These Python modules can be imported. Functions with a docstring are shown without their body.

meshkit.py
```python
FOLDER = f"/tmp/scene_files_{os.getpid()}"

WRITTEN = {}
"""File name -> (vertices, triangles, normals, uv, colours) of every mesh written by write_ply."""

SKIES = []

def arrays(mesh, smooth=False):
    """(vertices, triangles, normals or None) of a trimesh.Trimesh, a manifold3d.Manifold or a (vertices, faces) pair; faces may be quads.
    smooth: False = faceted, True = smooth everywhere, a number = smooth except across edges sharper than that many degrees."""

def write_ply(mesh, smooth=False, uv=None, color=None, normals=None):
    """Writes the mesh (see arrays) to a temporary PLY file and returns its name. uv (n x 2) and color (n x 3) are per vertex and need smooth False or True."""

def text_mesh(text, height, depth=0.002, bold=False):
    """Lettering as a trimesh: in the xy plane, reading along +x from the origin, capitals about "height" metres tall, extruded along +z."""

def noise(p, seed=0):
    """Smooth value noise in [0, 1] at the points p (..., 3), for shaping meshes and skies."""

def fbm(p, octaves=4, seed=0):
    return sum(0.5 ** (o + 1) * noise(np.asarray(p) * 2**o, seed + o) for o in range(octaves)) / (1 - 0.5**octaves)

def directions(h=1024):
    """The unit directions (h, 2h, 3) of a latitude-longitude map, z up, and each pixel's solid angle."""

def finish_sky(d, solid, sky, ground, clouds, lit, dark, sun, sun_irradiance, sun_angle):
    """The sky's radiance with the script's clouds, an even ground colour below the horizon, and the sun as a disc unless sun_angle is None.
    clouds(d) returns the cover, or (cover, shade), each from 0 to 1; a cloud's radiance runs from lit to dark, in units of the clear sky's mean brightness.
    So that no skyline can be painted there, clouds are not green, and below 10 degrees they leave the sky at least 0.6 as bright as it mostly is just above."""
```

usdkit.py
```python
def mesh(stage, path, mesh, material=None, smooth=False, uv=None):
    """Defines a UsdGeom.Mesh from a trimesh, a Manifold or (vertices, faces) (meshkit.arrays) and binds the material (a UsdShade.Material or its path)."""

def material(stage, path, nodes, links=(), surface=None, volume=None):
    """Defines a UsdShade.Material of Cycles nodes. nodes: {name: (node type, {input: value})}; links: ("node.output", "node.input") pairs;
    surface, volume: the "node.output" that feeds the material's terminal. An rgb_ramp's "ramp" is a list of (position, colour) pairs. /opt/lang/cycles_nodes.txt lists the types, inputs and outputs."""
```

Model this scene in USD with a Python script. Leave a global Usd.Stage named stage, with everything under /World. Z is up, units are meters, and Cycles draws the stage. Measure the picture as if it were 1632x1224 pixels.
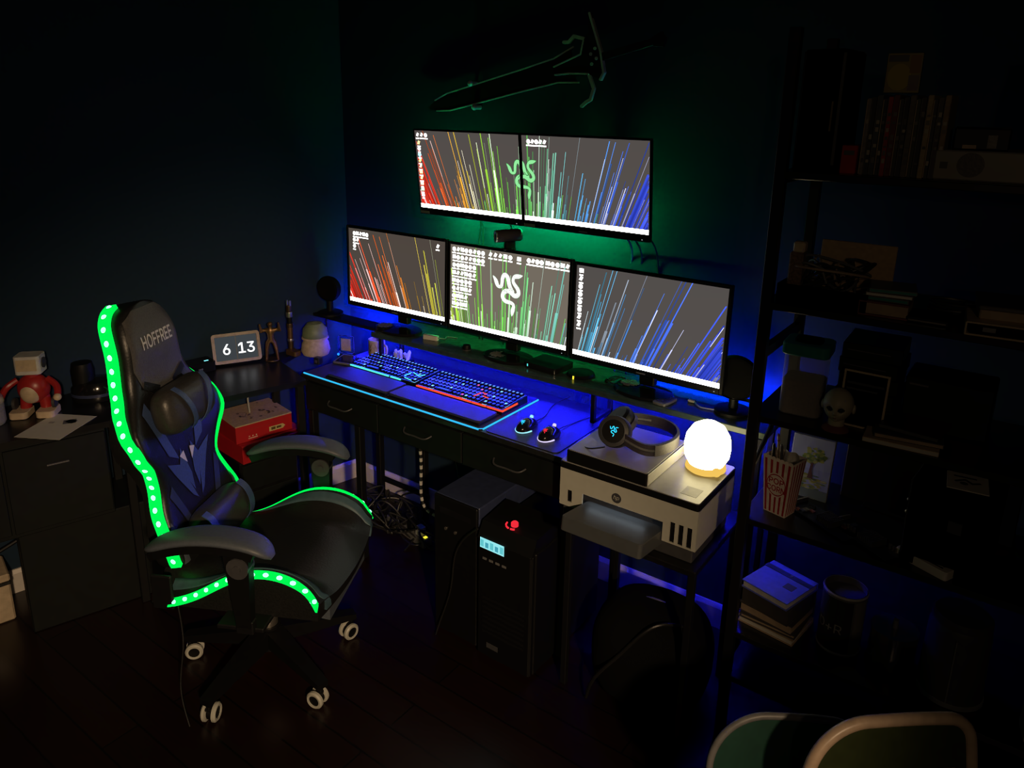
import math, random
import numpy as np, trimesh
import shapely
from shapely import affinity
from shapely.geometry import Polygon, LineString, Point, box as sbox
import meshkit, usdkit
from pxr import Usd, UsdGeom, UsdLux, UsdShade, Gf, Sdf, Vt

stage = Usd.Stage.CreateInMemory()
UsdGeom.SetStageUpAxis(stage, UsdGeom.Tokens.z)
UsdGeom.SetStageMetersPerUnit(stage, 1.0)
UsdGeom.Xform.Define(stage, '/World')
UsdGeom.Scope.Define(stage, '/World/Looks')
R = math.radians

# ------------------------------------------------------------------ camera, lights, exposure
CAM = np.array([2.766, -2.5, 1.95])
YAW, PITCH, ROLL, FPX = R(35.9), R(15.3), R(0.93), 1207.0
cam = UsdGeom.Camera.Define(stage, '/World/camera')
_f = np.array([-math.sin(YAW) * math.cos(PITCH), math.cos(YAW) * math.cos(PITCH), -math.sin(PITCH)])
_r = np.array([math.cos(YAW), math.sin(YAW), 0.0])
_u = np.cross(_r, _f)
_r, _u = math.cos(ROLL) * _r + math.sin(ROLL) * _u, -math.sin(ROLL) * _r + math.cos(ROLL) * _u
m4 = Gf.Matrix4d(*_r, 0, *_u, 0, *(-_f), 0, *CAM, 1)
cam.AddTransformOp().Set(m4)
cam.CreateHorizontalApertureAttr(36.0)
cam.CreateFocalLengthAttr(36.0 * FPX / 1632)
cam.CreateHorizontalApertureOffsetAttr(36.0 * 10 / 1632)
cam.CreateVerticalApertureOffsetAttr(-36.0 * 115 / 1632)
cam.CreateClippingRangeAttr(Gf.Vec2f(0.05, 100))
cam.CreateExposureAttr(0.0)

L_BLUE, L_DOWN, L_GREEN, L_SPOT, L_FILL = 420.0, 410.0, 140.0, 2100.0, 60.0
def warm_fill(name, pos, aim, inten, cone=None):
    l = UsdLux.SphereLight.Define(stage, '/World/' + name)
    p_, t_ = np.array(pos), np.array(aim)
    w_ = (p_ - t_) / np.linalg.norm(p_ - t_); x_ = np.cross((0, 0, 1), w_); x_ /= np.linalg.norm(x_); y_ = np.cross(w_, x_)
    l.AddTransformOp().Set(Gf.Matrix4d(*x_, 0, *y_, 0, *w_, 0, *p_, 1))
    l.CreateRadiusAttr(0.07); l.CreateColorAttr(Gf.Vec3f(1.0, 0.69, 0.4)); l.CreateIntensityAttr(inten); l.CreateNormalizeAttr(False)
    if cone:
        sh = UsdLux.ShapingAPI.Apply(l.GetPrim()); sh.CreateShapingConeAngleAttr(cone); sh.CreateShapingConeSoftnessAttr(1.0)
# unseen warm fills added behind the camera: a narrow cone and a broad one
warm_fill('spot_fill_light', (4.2, -3.25, 2.45), (0.5, -0.75, 0.1), L_SPOT, 21.0)
warm_fill('broad_fill_light', (3.6, -4.2, 2.3), (0, 0, 0), L_FILL)

# ------------------------------------------------------------------ naming and tagging
_used = {}
def numbered(parent, name):
    k = (parent, name)
    n = _used.get(k, 0)
    _used[k] = n + 1
    return f'{parent}/{name}' + (f'_{n:03d}' if n else '')

def tag(prim, label=None, cat=None, group=None, kind=None):
    for k, v in (('label', label), ('category', cat), ('group', group), ('kind', kind)):
        if v:
            prim.SetCustomDataByKey(k, v)

class T:
    """A thing (or a part that has sub-parts): its path."""
    def __init__(self, path): self.path = path

def thing(name, label, cat, loc=(0, 0, 0), rz=0.0, group=None, kind=None, rx=0.0, ry=0.0):
    x = UsdGeom.Xform.Define(stage, numbered('/World', name))
    x.AddTranslateOp().Set(Gf.Vec3d(*map(float, loc)))
    if rz: x.AddRotateZOp().Set(float(rz))
    if ry: x.AddRotateYOp().Set(float(ry))
    if rx: x.AddRotateXOp().Set(float(rx))
    tag(x.GetPrim(), label, cat, group, kind)
    return T(x.GetPath().pathString)

def part(parent, name, mesh, mat, label=None, kind=None, smooth=35):
    p = numbered(parent.path if parent else '/World', name)
    if isinstance(mesh, (list, tuple)) and not isinstance(mesh[0], np.ndarray):
        mesh = cat(*mesh)
    m = usdkit.mesh(stage, p, mesh, M[mat], smooth=smooth)
    tag(m.GetPrim(), label=label, kind=kind)
    return T(p)

def solo(name, label, category, mesh, mat, group=None, kind=None, smooth=35):
    o = part(None, name, mesh, mat, smooth=smooth)
    tag(stage.GetPrimAtPath(o.path), label, category, group, kind)
    return o

def struct(name, mesh, mat, label=None):
    o = part(None, name, mesh, mat, smooth=False)
    tag(stage.GetPrimAtPath(o.path), label or None, None, None, 'structure')
    return o

# ------------------------------------------------------------------ materials
M = {}
def mat(name, color, rough=0.5, metal=0.0, noise=0.12, scale=40, bump=0.0, spec=0.5, **kw):
    c = np.array(color, float)
    nodes = {'tc': ('texture_coordinate', {}), 'n': ('noise_texture', {'scale': float(scale), 'detail': 3.0}),
             'r': ('rgb_ramp', {'ramp': [(0.3, tuple(c * (1 - noise))), (0.7, tuple(np.minimum(c * (1 + noise), 1)))]}),
             'p': ('principled_bsdf', {'roughness': float(rough), 'metallic': float(metal), 'specular_ior_level': float(spec), **kw})}
    links = [('tc.object', 'n.vector'), ('n.fac', 'r.fac'), ('r.color', 'p.base_color')]
    if bump:
        nodes['b'] = ('bump', {'strength': float(bump), 'distance': 0.002})
        links += [('n.fac', 'b.height'), ('b.normal', 'p.normal')]
    M[name] = usdkit.material(stage, f'/World/Looks/{name}', nodes, links, surface='p.BSDF')

def emit(name, color, strength):
    M[name] = usdkit.material(stage, f'/World/Looks/{name}', {'e': ('emission', {'color': tuple(color), 'strength': float(strength)})}, [], surface='e.emission')

M['screen'] = usdkit.material(stage, '/World/Looks/screen', {'a': ('attribute', {'attribute': 'Cd'}), 'e': ('emission', {'strength': 1.0})},
                              [('a.color', 'e.color')], surface='e.emission')
M['print'] = usdkit.material(stage, '/World/Looks/print', {'a': ('attribute', {'attribute': 'Cd'}), 'p': ('principled_bsdf', {'roughness': 0.55})},
                             [('a.color', 'p.base_color')], surface='p.BSDF')
mat('wall_paint', (0.010, 0.026, 0.05), 0.75, noise=0.06, scale=60, bump=0.08, spec=0.25)
mat('ceiling_paint', (0.05, 0.055, 0.06), 0.9)
mat('trim_white', (0.62, 0.58, 0.54), 0.45, noise=0.04)
mat('black_wood', (0.007, 0.0065, 0.007), 0.32, noise=0.3, scale=25, bump=0.05)
mat('desk_black', (0.014, 0.014, 0.016), 0.28, noise=0.25, scale=30, bump=0.04)
mat('drawer_black', (0.005, 0.0065, 0.0065), 0.55, spec=0.3, noise=0.2, scale=25)
mat('black_metal', (0.006, 0.006, 0.007), 0.5, spec=0.3)
mat('cloth_black', (0.004, 0.004, 0.004), 0.95, noise=0.3, scale=300, bump=0.3, spec=0.1)
mat('steel', (0.5, 0.47, 0.43), 0.3, metal=0.9)
mat('black_plastic', (0.004, 0.004, 0.0045), 0.5, spec=0.25)
mat('gloss_black', (0.008, 0.008, 0.009), 0.12)
mat('grey_plastic', (0.14, 0.14, 0.145), 0.45)
mat('dark_grey', (0.045, 0.045, 0.05), 0.5)
mat('white_plastic', (0.62, 0.6, 0.57), 0.4, noise=0.03)
mat('console_white', (0.2, 0.19, 0.17), 0.45, noise=0.03)
mat('printer_white', (0.44, 0.44, 0.39), 0.45, noise=0.03)
mat('printer_grey', (0.06, 0.065, 0.07), 0.42, noise=0.05)
mat('lid_grey', (0.24, 0.24, 0.23), 0.34, noise=0.05)
mat('leather_mid', (0.034, 0.032, 0.031), 0.4, noise=0.15, scale=160, bump=0.2)
mat('stripe_teal', (0.05, 0.1, 0.13), 0.5)
mat('webcam_grey', (0.05, 0.04, 0.045), 0.6, spec=0.2)
mat('leather', (0.011, 0.011, 0.0115), 0.38, noise=0.2, scale=160, bump=0.25)
mat('leather_grey', (0.075, 0.07, 0.068), 0.45, noise=0.12, scale=160, bump=0.2)
mat('leather_blue', (0.05, 0.085, 0.2), 0.42, noise=0.1, scale=160, bump=0.2)
mat('pad_grey', (0.075, 0.09, 0.115), 0.5, noise=0.08, scale=120, bump=0.15)
mat('mat_cloth', (0.02, 0.017, 0.03), 0.5, noise=0.15, scale=400, bump=0.2)
mat('foam_black', (0.03, 0.024, 0.036), 0.45, noise=0.15, scale=200)
mat('cable_black', (0.012, 0.012, 0.012), 0.45)
mat('cable_white', (0.5, 0.48, 0.45), 0.5)
mat('cable_grey', (0.12, 0.12, 0.12), 0.5)
mat('red_card', (0.42, 0.008, 0.015), 0.5, noise=0.06)
mat('cardboard', (0.42, 0.29, 0.18), 0.75, noise=0.12, scale=90)
mat('paper', (0.55, 0.53, 0.48), 0.7, noise=0.03)
mat('beige', (0.5, 0.4, 0.28), 0.6)
mat('bronze', (0.2, 0.11, 0.05), 0.38, metal=0.7)
mat('bronze_dark', (0.09, 0.055, 0.03), 0.4, metal=0.7)
mat('jar_beige', (0.45, 0.36, 0.31), 0.75, noise=0.15, scale=60, bump=0.4)
mat('jar_green', (0.16, 0.2, 0.13), 0.5)
mat('toy_red', (0.35, 0.02, 0.02), 0.35)
mat('toy_cream', (0.55, 0.43, 0.3), 0.5)
mat('toy_white', (0.6, 0.58, 0.58), 0.4)
mat('doll', (0.42, 0.39, 0.29), 0.5, noise=0.06)
mat('doll_dark', (0.015, 0.02, 0.018), 0.6)
mat('doll_cloth', (0.16, 0.05, 0.04), 0.8)
mat('gold', (0.5, 0.38, 0.2), 0.3, metal=0.8)
mat('teal_plastic', (0.02, 0.22, 0.2), 0.4)
mat('brown_grain', (0.16, 0.1, 0.07), 0.8, noise=0.4, scale=150, bump=0.6)
mat('popcorn_white', (0.75, 0.66, 0.58), 0.6)
mat('kid_green', (0.03, 0.042, 0.012), 0.45)
mat('kid_teal', (0.008, 0.045, 0.032), 0.45)
mat('kid_frame', (0.5, 0.37, 0.27), 0.35)
mat('blade', (0.015, 0.017, 0.018), 0.3, metal=0.3)
mat('blade_edge', (0.5, 0.55, 0.52), 0.35, metal=0.1)
mat('book_white', (0.5, 0.5, 0.52), 0.6)
mat('file_blue_lit', (0.10, 0.13, 0.55), 0.5)  # white file cover with the blue light put into its colour
mat('book_tan', (0.35, 0.26, 0.18), 0.6)
mat('book_dark', (0.05, 0.045, 0.045), 0.6)
mat('pcb', (0.012, 0.02, 0.035), 0.4, noise=0.5, scale=120)
mat('disc', (0.3, 0.3, 0.34), 0.15, metal=0.9)
mat('pcblue', (0.03, 0.04, 0.09), 0.4)
M['glass'] = usdkit.material(stage, '/World/Looks/glass', {'f': ('fresnel', {'IOR': 1.45}), 't': ('transparent_bsdf', {'color': (0.93, 0.95, 0.96)}),
     'g': ('glossy_bsdf', {'roughness': 0.05, 'color': (1, 1, 1)}), 'm': ('mix_closure', {})},
     [('f.fac', 'm.fac'), ('t.BSDF', 'm.closure1'), ('g.BSDF', 'm.closure2')], surface='m.closure')
M['frosted'] = usdkit.material(stage, '/World/Looks/frosted', {'d': ('principled_bsdf', {'base_color': (0.6, 0.62, 0.64), 'roughness': 0.25}), 't': ('transparent_bsdf', {'color': (0.9, 0.92, 0.93)}),
     'm': ('mix_closure', {'fac': 0.68})}, [('d.BSDF', 'm.closure1'), ('t.BSDF', 'm.closure2')], surface='m.closure')
# dark stained boards: the planks' tone and joints run in the material, the photo shows the floor as almost black
M['floor_wood'] = usdkit.material(stage, '/World/Looks/floor_wood', {
    'tc': ('texture_coordinate', {}), 'mp': ('mapping', {'rotation': (0, 0, R(0)), 'scale': (1, 1, 1)}),
    'br': ('brick_texture', {'color1': (0.011, 0.0042, 0.0034), 'color2': (0.016, 0.006, 0.0045), 'mortar': (0.003, 0.002, 0.0015), 'scale': 1.0, 'mortar_size': 0.003, 'brick_width': 1.3, 'row_height': 0.12}),
    'ms': ('mapping', {'scale': (3, 60, 1)}), 'n': ('noise_texture', {'scale': 2.0, 'detail': 5.0}),
    'mx': ('mix_color', {'blend_type': 'multiply', 'fac': 0.6}), 'b': ('bump', {'strength': 0.15, 'distance': 0.002}),
    'p': ('principled_bsdf', {'roughness': 0.33})},
    [('tc.object', 'mp.vector'), ('mp.vector', 'br.vector'), ('tc.object', 'ms.vector'), ('ms.vector', 'n.vector'), ('br.color', 'mx.a'), ('n.color', 'mx.b'),
     ('mx.result', 'p.base_color'), ('n.fac', 'b.height'), ('b.normal', 'p.normal')], surface='p.BSDF')
emit('led_blue', (0.0, 0.022, 1.0), L_BLUE)
emit('led_blue_down', (0.012, 0.012, 1.0), L_DOWN)
emit('led_green', (0.0, 1.0, 0.2), L_GREEN)
mat('riser_black', (0.035, 0.055, 0.045), 0.2, noise=0.2, scale=30)
emit('chair_led', (0.0, 1.0, 0.09), 0.95)
emit('chair_dot', (0.3, 1.0, 0.55), 2.2)
emit('mat_led', (0.035, 0.55, 1.0), 1.0)
emit('key_cyan', (0.1, 0.85, 0.8), 1.0)
emit('key_red', (1.0, 0.07, 0.03), 1.1)
emit('key_glow', (0.03, 0.07, 1.0), 0.7)
emit('logo_cyan', (0.03, 0.65, 1.0), 1.1)
emit('logo_red', (1.0, 0.03, 0.06), 0.9)
emit('rim_white', (0.35, 0.85, 1.0), 1.0)
emit('rim_pink', (0.75, 0.65, 1.0), 1.0)
emit('lamp_shell', (1.0, 0.84, 0.46), 7.0)
emit('lamp_base', (1.0, 0.62, 0.12), 0.9)
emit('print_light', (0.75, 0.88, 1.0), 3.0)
emit('digit', (1, 1, 1), 1.1)
emit('clock_tile', (0.045, 0.052, 0.058), 1.0)
emit('red_button', (1.0, 0.03, 0.05), 0.9)
emit('dot_white', (0.8, 0.95, 1.0), 0.35)
emit('dot_cyan', (0.25, 0.9, 1.0), 1.2)
emit('blue_light', (0.02, 0.25, 1.0), 1.4)

# ------------------------------------------------------------------ mesh helpers
def cat(*ms): return trimesh.util.concatenate([trimesh.Trimesh(m.vertices, m.faces, process=False) for m in ms if m is not None])

def bx(c, s, ch=0.002):
    s = np.array(s, float) / 2
    ch = min(ch, s.min() * 0.9)
    pts = []
    for sx in (-1, 1):
        for sy in (-1, 1):
            for sz in (-1, 1):
                k = np.array([sx, sy, sz])
                for a in range(3):
                    e = np.full(3, ch); e[a] = 0
                    pts.append(k * (s - e))
    if ch <= 0: pts = [np.array([a, b, d]) * s for a in (-1, 1) for b in (-1, 1) for d in (-1, 1)]
    m = trimesh.convex.convex_hull(np.array(pts))
    m.apply_translation(c)
    return m

def bb(x0, x1, y0, y1, z0, z1, ch=0.002):
    return bx(((x0 + x1) / 2, (y0 + y1) / 2, (z0 + z1) / 2), (abs(x1 - x0), abs(y1 - y0), abs(z1 - z0)), ch)

def rbox(c, s, r, n=5):
    """Box with round vertical edges (plan) and a small top and bottom chamfer."""
    p = sbox(-s[0] / 2, -s[1] / 2, s[0] / 2, s[1] / 2).buffer(-r).buffer(r, quad_segs=n)
    m = prism(p, s[2], 0.15 * min(r, s[2]))
    m.apply_translation((c[0], c[1], c[2] - s[2] / 2))
    return m

def tri(poly):
    v, f = trimesh.creation.triangulate_polygon(poly, engine='earcut')
    return np.asarray(v), np.asarray(f)

def polys(g):
    return [p for p in getattr(g, 'geoms', [g]) if p.geom_type == 'Polygon' and p.area > 1e-12]

def prism(poly, h, ch=0.0):
    out = []
    for p in polys(poly):
        if ch:
            q = p.buffer(-ch)
            if q.is_empty or q.geom_type != 'Polygon' or len(p.interiors): ch = 0
        if ch:
            a = trimesh.creation.extrude_polygon(p, h - 2 * ch, engine='earcut'); a.apply_translation((0, 0, ch))
            t = trimesh.creation.extrude_polygon(q, h, engine='earcut')
            if p.convex_hull.area - p.area < 1e-6 * p.area + 1e-9:
                out.append(trimesh.convex.convex_hull(np.vstack([a.vertices, t.vertices])))
            else: out += [a, t]
        else: out.append(trimesh.creation.extrude_polygon(p, h, engine='earcut'))
    return cat(*out)

def frame(d):
    d = np.asarray(d, float); d = d / np.linalg.norm(d)
    a = np.array([0, 0, 1.0]) if abs(d[2]) < 0.9 else np.array([1.0, 0, 0])
    u = np.cross(a, d); u /= np.linalg.norm(u)
    return u, np.cross(d, u), d

def cone(p0, p1, r0, r1, n=20):
    p0, p1 = np.array(p0, float), np.array(p1, float)
    u, w, d = frame(p1 - p0)
    a = np.linspace(0, 2 * np.pi, n, endpoint=False)
    ring = np.cos(a)[:, None] * u + np.sin(a)[:, None] * w
    v = np.vstack([p0 + ring * r0, p1 + ring * r1, p0, p1])
    f = []
    for i in range(n):
        j = (i + 1) % n
        f += [[i, j, n + j], [i, n + j, n + i], [2 * n, j, i], [2 * n + 1, n + i, n + j]]
    return trimesh.Trimesh(v, np.array(f), process=False)

def cyl(p0, p1, r, n=20): return cone(p0, p1, r, r, n)

def spline(pts, n=40, closed=False):
    from scipy.interpolate import CubicSpline
    p = np.array(pts, float)
    if closed: p = np.vstack([p, p[:1]])
    t = np.r_[0, np.cumsum(np.linalg.norm(np.diff(p, axis=0), axis=1) + 1e-9)]
    return CubicSpline(t, p, bc_type='periodic' if closed else 'natural')(np.linspace(0, t[-1], n))

def tube(pts, r, n=8, closed=False):
    p = np.array(pts, float)
    if closed and np.allclose(p[0], p[-1]): p = p[:-1]
    k = len(p)
    d = (np.roll(p, -1, 0) - np.roll(p, 1, 0)) if closed else np.gradient(p, axis=0)
    d /= np.linalg.norm(d, axis=1, keepdims=True) + 1e-12
    u, w, _ = frame(d[0])
    rr = np.broadcast_to(r, (k,))
    a = np.linspace(0, 2 * np.pi, n, endpoint=False)
    v = []
    for i in range(k):
        u = u - d[i] * (u @ d[i]); u /= np.linalg.norm(u); w = np.cross(d[i], u)
        v.append(p[i] + rr[i] * (np.cos(a)[:, None] * u + np.sin(a)[:, None] * w))
    v = np.vstack(v); f = []
    for i in range(k if closed else k - 1):
        i2 = (i + 1) % k
        for j in range(n):
            j2 = (j + 1) % n
            f += [[i * n + j, i * n + j2, i2 * n + j2], [i * n + j, i2 * n + j2, i2 * n + j]]
    if not closed:
        f += [[0, j + 1, j] for j in range(1, n - 1)] + [[(k - 1) * n, (k - 1) * n + j, (k - 1) * n + j + 1] for j in range(1, n - 1)]
    return trimesh.Trimesh(v, np.array(f), process=False)

def ribbon(pts, side, w, th=0.003):
    """Flat strip along pts, width w along the given side vectors, thickness th along the normal."""
    p = np.array(pts, float); s = np.broadcast_to(np.array(side, float), p.shape)
    d = np.gradient(p, axis=0); nn = np.cross(d, s); nn /= np.linalg.norm(nn, axis=1, keepdims=True) + 1e-12
    s = s / np.linalg.norm(s, axis=1, keepdims=True)
    ww = np.broadcast_to(w, (len(p),))[:, None]
    q = [p - s * ww / 2 - nn * th / 2, p + s * ww / 2 - nn * th / 2, p + s * ww / 2 + nn * th / 2, p - s * ww / 2 + nn * th / 2]
    v = np.stack(q, 1).reshape(-1, 3); f = []
    for i in range(len(p) - 1):
        for j in range(4):
            a, b = i * 4 + j, i * 4 + (j + 1) % 4
            f += [[a, b, b + 4], [a, b + 4, a + 4]]
    k = (len(p) - 1) * 4
    f += [[0, 2, 1], [0, 3, 2], [k, k + 1, k + 2], [k, k + 2, k + 3]]
    return trimesh.Trimesh(v, np.array(f), process=False)

def lathe(prof, n=40, c=(0, 0, 0), sx=1.0, sy=1.0):
    p = np.array(prof, float); k = len(p)
    a = np.linspace(0, 2 * np.pi, n, endpoint=False)
    v = np.stack([p[:, None, 0] * np.cos(a) * sx, p[:, None, 0] * np.sin(a) * sy, np.repeat(p[:, 1:2], n, 1)], -1).reshape(-1, 3)
    f = []
    for i in range(k - 1):
        for j in range(n):
            j2 = (j + 1) % n
            f += [[i * n + j, i * n + j2, (i + 1) * n + j2], [i * n + j, (i + 1) * n + j2, (i + 1) * n + j]]
    b, t = len(v), len(v) + 1
    if p[0, 0] > 1e-4 and p[-1, 0] > 1e-4:      # a ring
        for j in range(n):
            j2 = (j + 1) % n
            f += [[(k - 1) * n + j, (k - 1) * n + j2, j2], [(k - 1) * n + j, j2, j]]
    else:
        v = np.vstack([v, [0, 0, p[0, 1]], [0, 0, p[-1, 1]]])
        for j in range(n):
            j2 = (j + 1) % n
            f += [[b, j2, j], [t, (k - 1) * n + j, (k - 1) * n + j2]]
    m = trimesh.Trimesh(v, np.array(f), process=False); m.apply_translation(c)
    return m

def sph(c, r, sub=3):
    m = trimesh.creation.icosphere(sub, 1.0); m.apply_scale(np.broadcast_to(r, (3,))) ; m.apply_translation(c)
    return m

def rot(m, deg, ax, pt=(0, 0, 0)):
    m = m.copy(); m.apply_transform(trimesh.transformations.rotation_matrix(R(deg), ax, pt)); return m
def mv(m, *t):
    m = m.copy(); m.apply_translation(t); return m
def basis(m, o, ux, uy, un=None):
    """Puts a mesh drawn in the xy plane (z outwards) onto the plane at o with axes ux, uy."""
    ux, uy = np.array(ux, float), np.array(uy, float)
    un = np.cross(ux, uy) if un is None else np.array(un, float)
    m = m.copy(); m.vertices = np.array(o, float) + m.vertices[:, :1] * ux + m.vertices[:, 1:2] * uy + m.vertices[:, 2:3] * un
    return m

def flat_print(parent, name, o, ux, uy, items, material='print', label=None, lift=0.0004, step=0.00012, bend=None, kind=None):
    """Flat print: items are (shape or corner list with colours, colour, layer) in the plane's own metres."""
    ux, uy = np.array(ux, float), np.array(uy, float); un = np.cross(ux, uy)
    V, F, C, n = [], [], [], 0
    for it in items:
        g, col, lay = it
        if isinstance(g, np.ndarray):           # a quad with one colour per corner
            v, f, c = g, np.array([[0, 1, 2], [0, 2, 3]]), np.asarray(col, float)
            batches = [(v, f, c)]
        else:
            batches = []
            for p in polys(g):
                v, f = tri(p); batches.append((v, f, np.tile(np.asarray(col, float), (len(v), 1))))
        for v, f, c in batches:
            q = np.array(o, float) + v[:, :1] * ux + v[:, 1:2] * uy + un * (lift + step * lay)
            if bend is not None: q = bend(v, lift + step * lay)
            V.append(q); F.append(f + n); C.append(c); n += len(v)
    V, F, C = np.vstack(V), np.vstack(F), np.vstack(C)
    p = numbered(parent.path, name)
    m = usdkit.mesh(stage, p, (V, F), M[material])
    pv = UsdGeom.PrimvarsAPI(m).CreatePrimvar('Cd', Sdf.ValueTypeNames.Color3fArray, 'vertex')
    pv.Set(Vt.Vec3fArray.FromNumpy(C.astype(np.float32)))
    tag(m.GetPrim(), label=label, kind=kind)
    return T(p)

def text_shape(text, h, bold=False):
    """Lettering as a flat shape, centred on the origin."""
    m = meshkit.text_mesh(text, h, 0.001, bold)
    v = m.vertices; keep = [f for f in m.faces if np.all(v[f][:, 2] > 0.0005)]
    g = shapely.union_all([Polygon(v[f][:, :2]).buffer(1e-6) for f in keep])
    x0, y0, x1, y1 = g.bounds
    return affinity.translate(g, -(x0 + x1) / 2, -(y0 + y1) / 2)

def text_solid(text, h, o, ux, uy, depth=0.001, bold=False, width=None, shear=0.0):
    m = meshkit.text_mesh(text, h, depth, bold)
    b = m.bounds; m.apply_translation(-np.array([(b[0, 0] + b[1, 0]) / 2, (b[0, 1] + b[1, 1]) / 2, 0]))
    if width: m.vertices[:, 0] *= width / (b[1, 0] - b[0, 0])
    if shear: m.vertices[:, 0] += shear * m.vertices[:, 1]
    return basis(m, o, ux, uy)

def emblem(h):
    """The three-headed snake emblem on the screens, mice and headset; height h, centred."""
    k = [[(490, 475), (525, 520), (552, 562), (580, 560), (592, 520), (598, 475), (622, 445), (652, 462), (668, 510), (690, 560), (715, 590)],
         [(814, 428), (768, 440), (728, 452), (716, 490), (745, 530), (775, 565), (780, 600), (748, 624), (700, 604), (660, 588)],
         [(690, 588), (645, 592), (608, 622), (605, 660), (640, 690), (695, 695), (728, 712), (722, 760), (713, 815)][::-1]]
    g, cut = [], []
    for n, pts in enumerate(k):
        s = spline([(x, -y) for x, y in pts], 44)
        for i in range(len(s) - 1):
            a = i / (len(s) - 2)
            g.append(LineString([s[i], s[i + 1]]).buffer(float(np.interp(a, (0, 0.05, 0.13, 0.24, 0.55, 0.85, 1), (3, 11, 19, 12, 17, 19, 15)))))
    s = shapely.union_all(g)
    cut = shapely.union_all([LineString(spline([(672, -545), (700, -575), (735, -560)], 10)).buffer(3.5), LineString(spline([(640, -640), (690, -640), (730, -655)], 10)).buffer(5), LineString(spline([(655, -570), (640, -590), (628, -606)], 10)).buffer(3.5)])
    s = s.difference(cut).simplify(1.2)
    x0, y0, x1, y1 = s.bounds
    return affinity.scale(affinity.translate(s, -(x0 + x1) / 2, -(y0 + y1) / 2), h / (y1 - y0), h / (y1 - y0), origin=(0, 0))
# ================================================================== the room
WX, WY = -0.056, 0.05                      # the corner; the left wall runs off at 13 degrees
LA = R(13.0)
def lw(t, off=0.0):                         # point t metres along the left wall from the corner, off into the room
    return np.array([WX - t * math.sin(LA) + off * math.cos(LA), WY - t * math.cos(LA) - off * math.sin(LA)])
struct('floor', bb(-3.2, 4.6, -6.6, 0.35, -0.05, 0.0, 0), 'floor_wood', 'very dark reddish wooden floor')
struct('wall_back', bb(-0.3, 4.6, WY, WY + 0.12, 0, 2.75, 0), 'wall_paint', 'dark blue painted wall behind the monitors')
a, b = lw(0), lw(6.8); a2, b2 = lw(-0.15, -0.12), lw(6.8, -0.12)
struct('wall_left', prism(Polygon([a, b, b2, a2]), 2.75), 'wall_paint', 'dark blue painted wall behind the clock')
struct('wall_right', bb(4.45, 4.6, -6.6, WY, 0, 2.75, 0), 'wall_paint')
struct('wall_rear', bb(-3.2, 4.6, -6.6, -6.45, 0, 2.75, 0), 'wall_paint')
struct('ceiling', bb(-3.2, 4.6, -6.6, 0.35, 2.75, 2.85, 0), 'ceiling_paint')
pr = Polygon([(0, 0), (0.016, 0), (0.016, 0.085), (0.008, 0.1), (0, 0.1)])
def baseboard(p0, p1, name, label):
    p0, p1 = np.array([*p0, 0.0]), np.array([*p1, 0.0]); d = p1 - p0; L = np.linalg.norm(d); d /= L
    nrm = np.array([-d[1], d[0], 0])
    m = prism(pr, L)
    m = basis(m, p0, nrm, (0, 0, 1), d)
    m.fix_normals(); struct(name, m, 'trim_white', label)
baseboard(lw(0.0), lw(2.3), 'baseboard_left', 'white baseboard along the wall under the clock')
baseboard((4.4, WY), (WX, WY), 'baseboard_back', 'white baseboard under the desk')
for n_ in ('baseboard_left', 'baseboard_back'): pass

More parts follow.
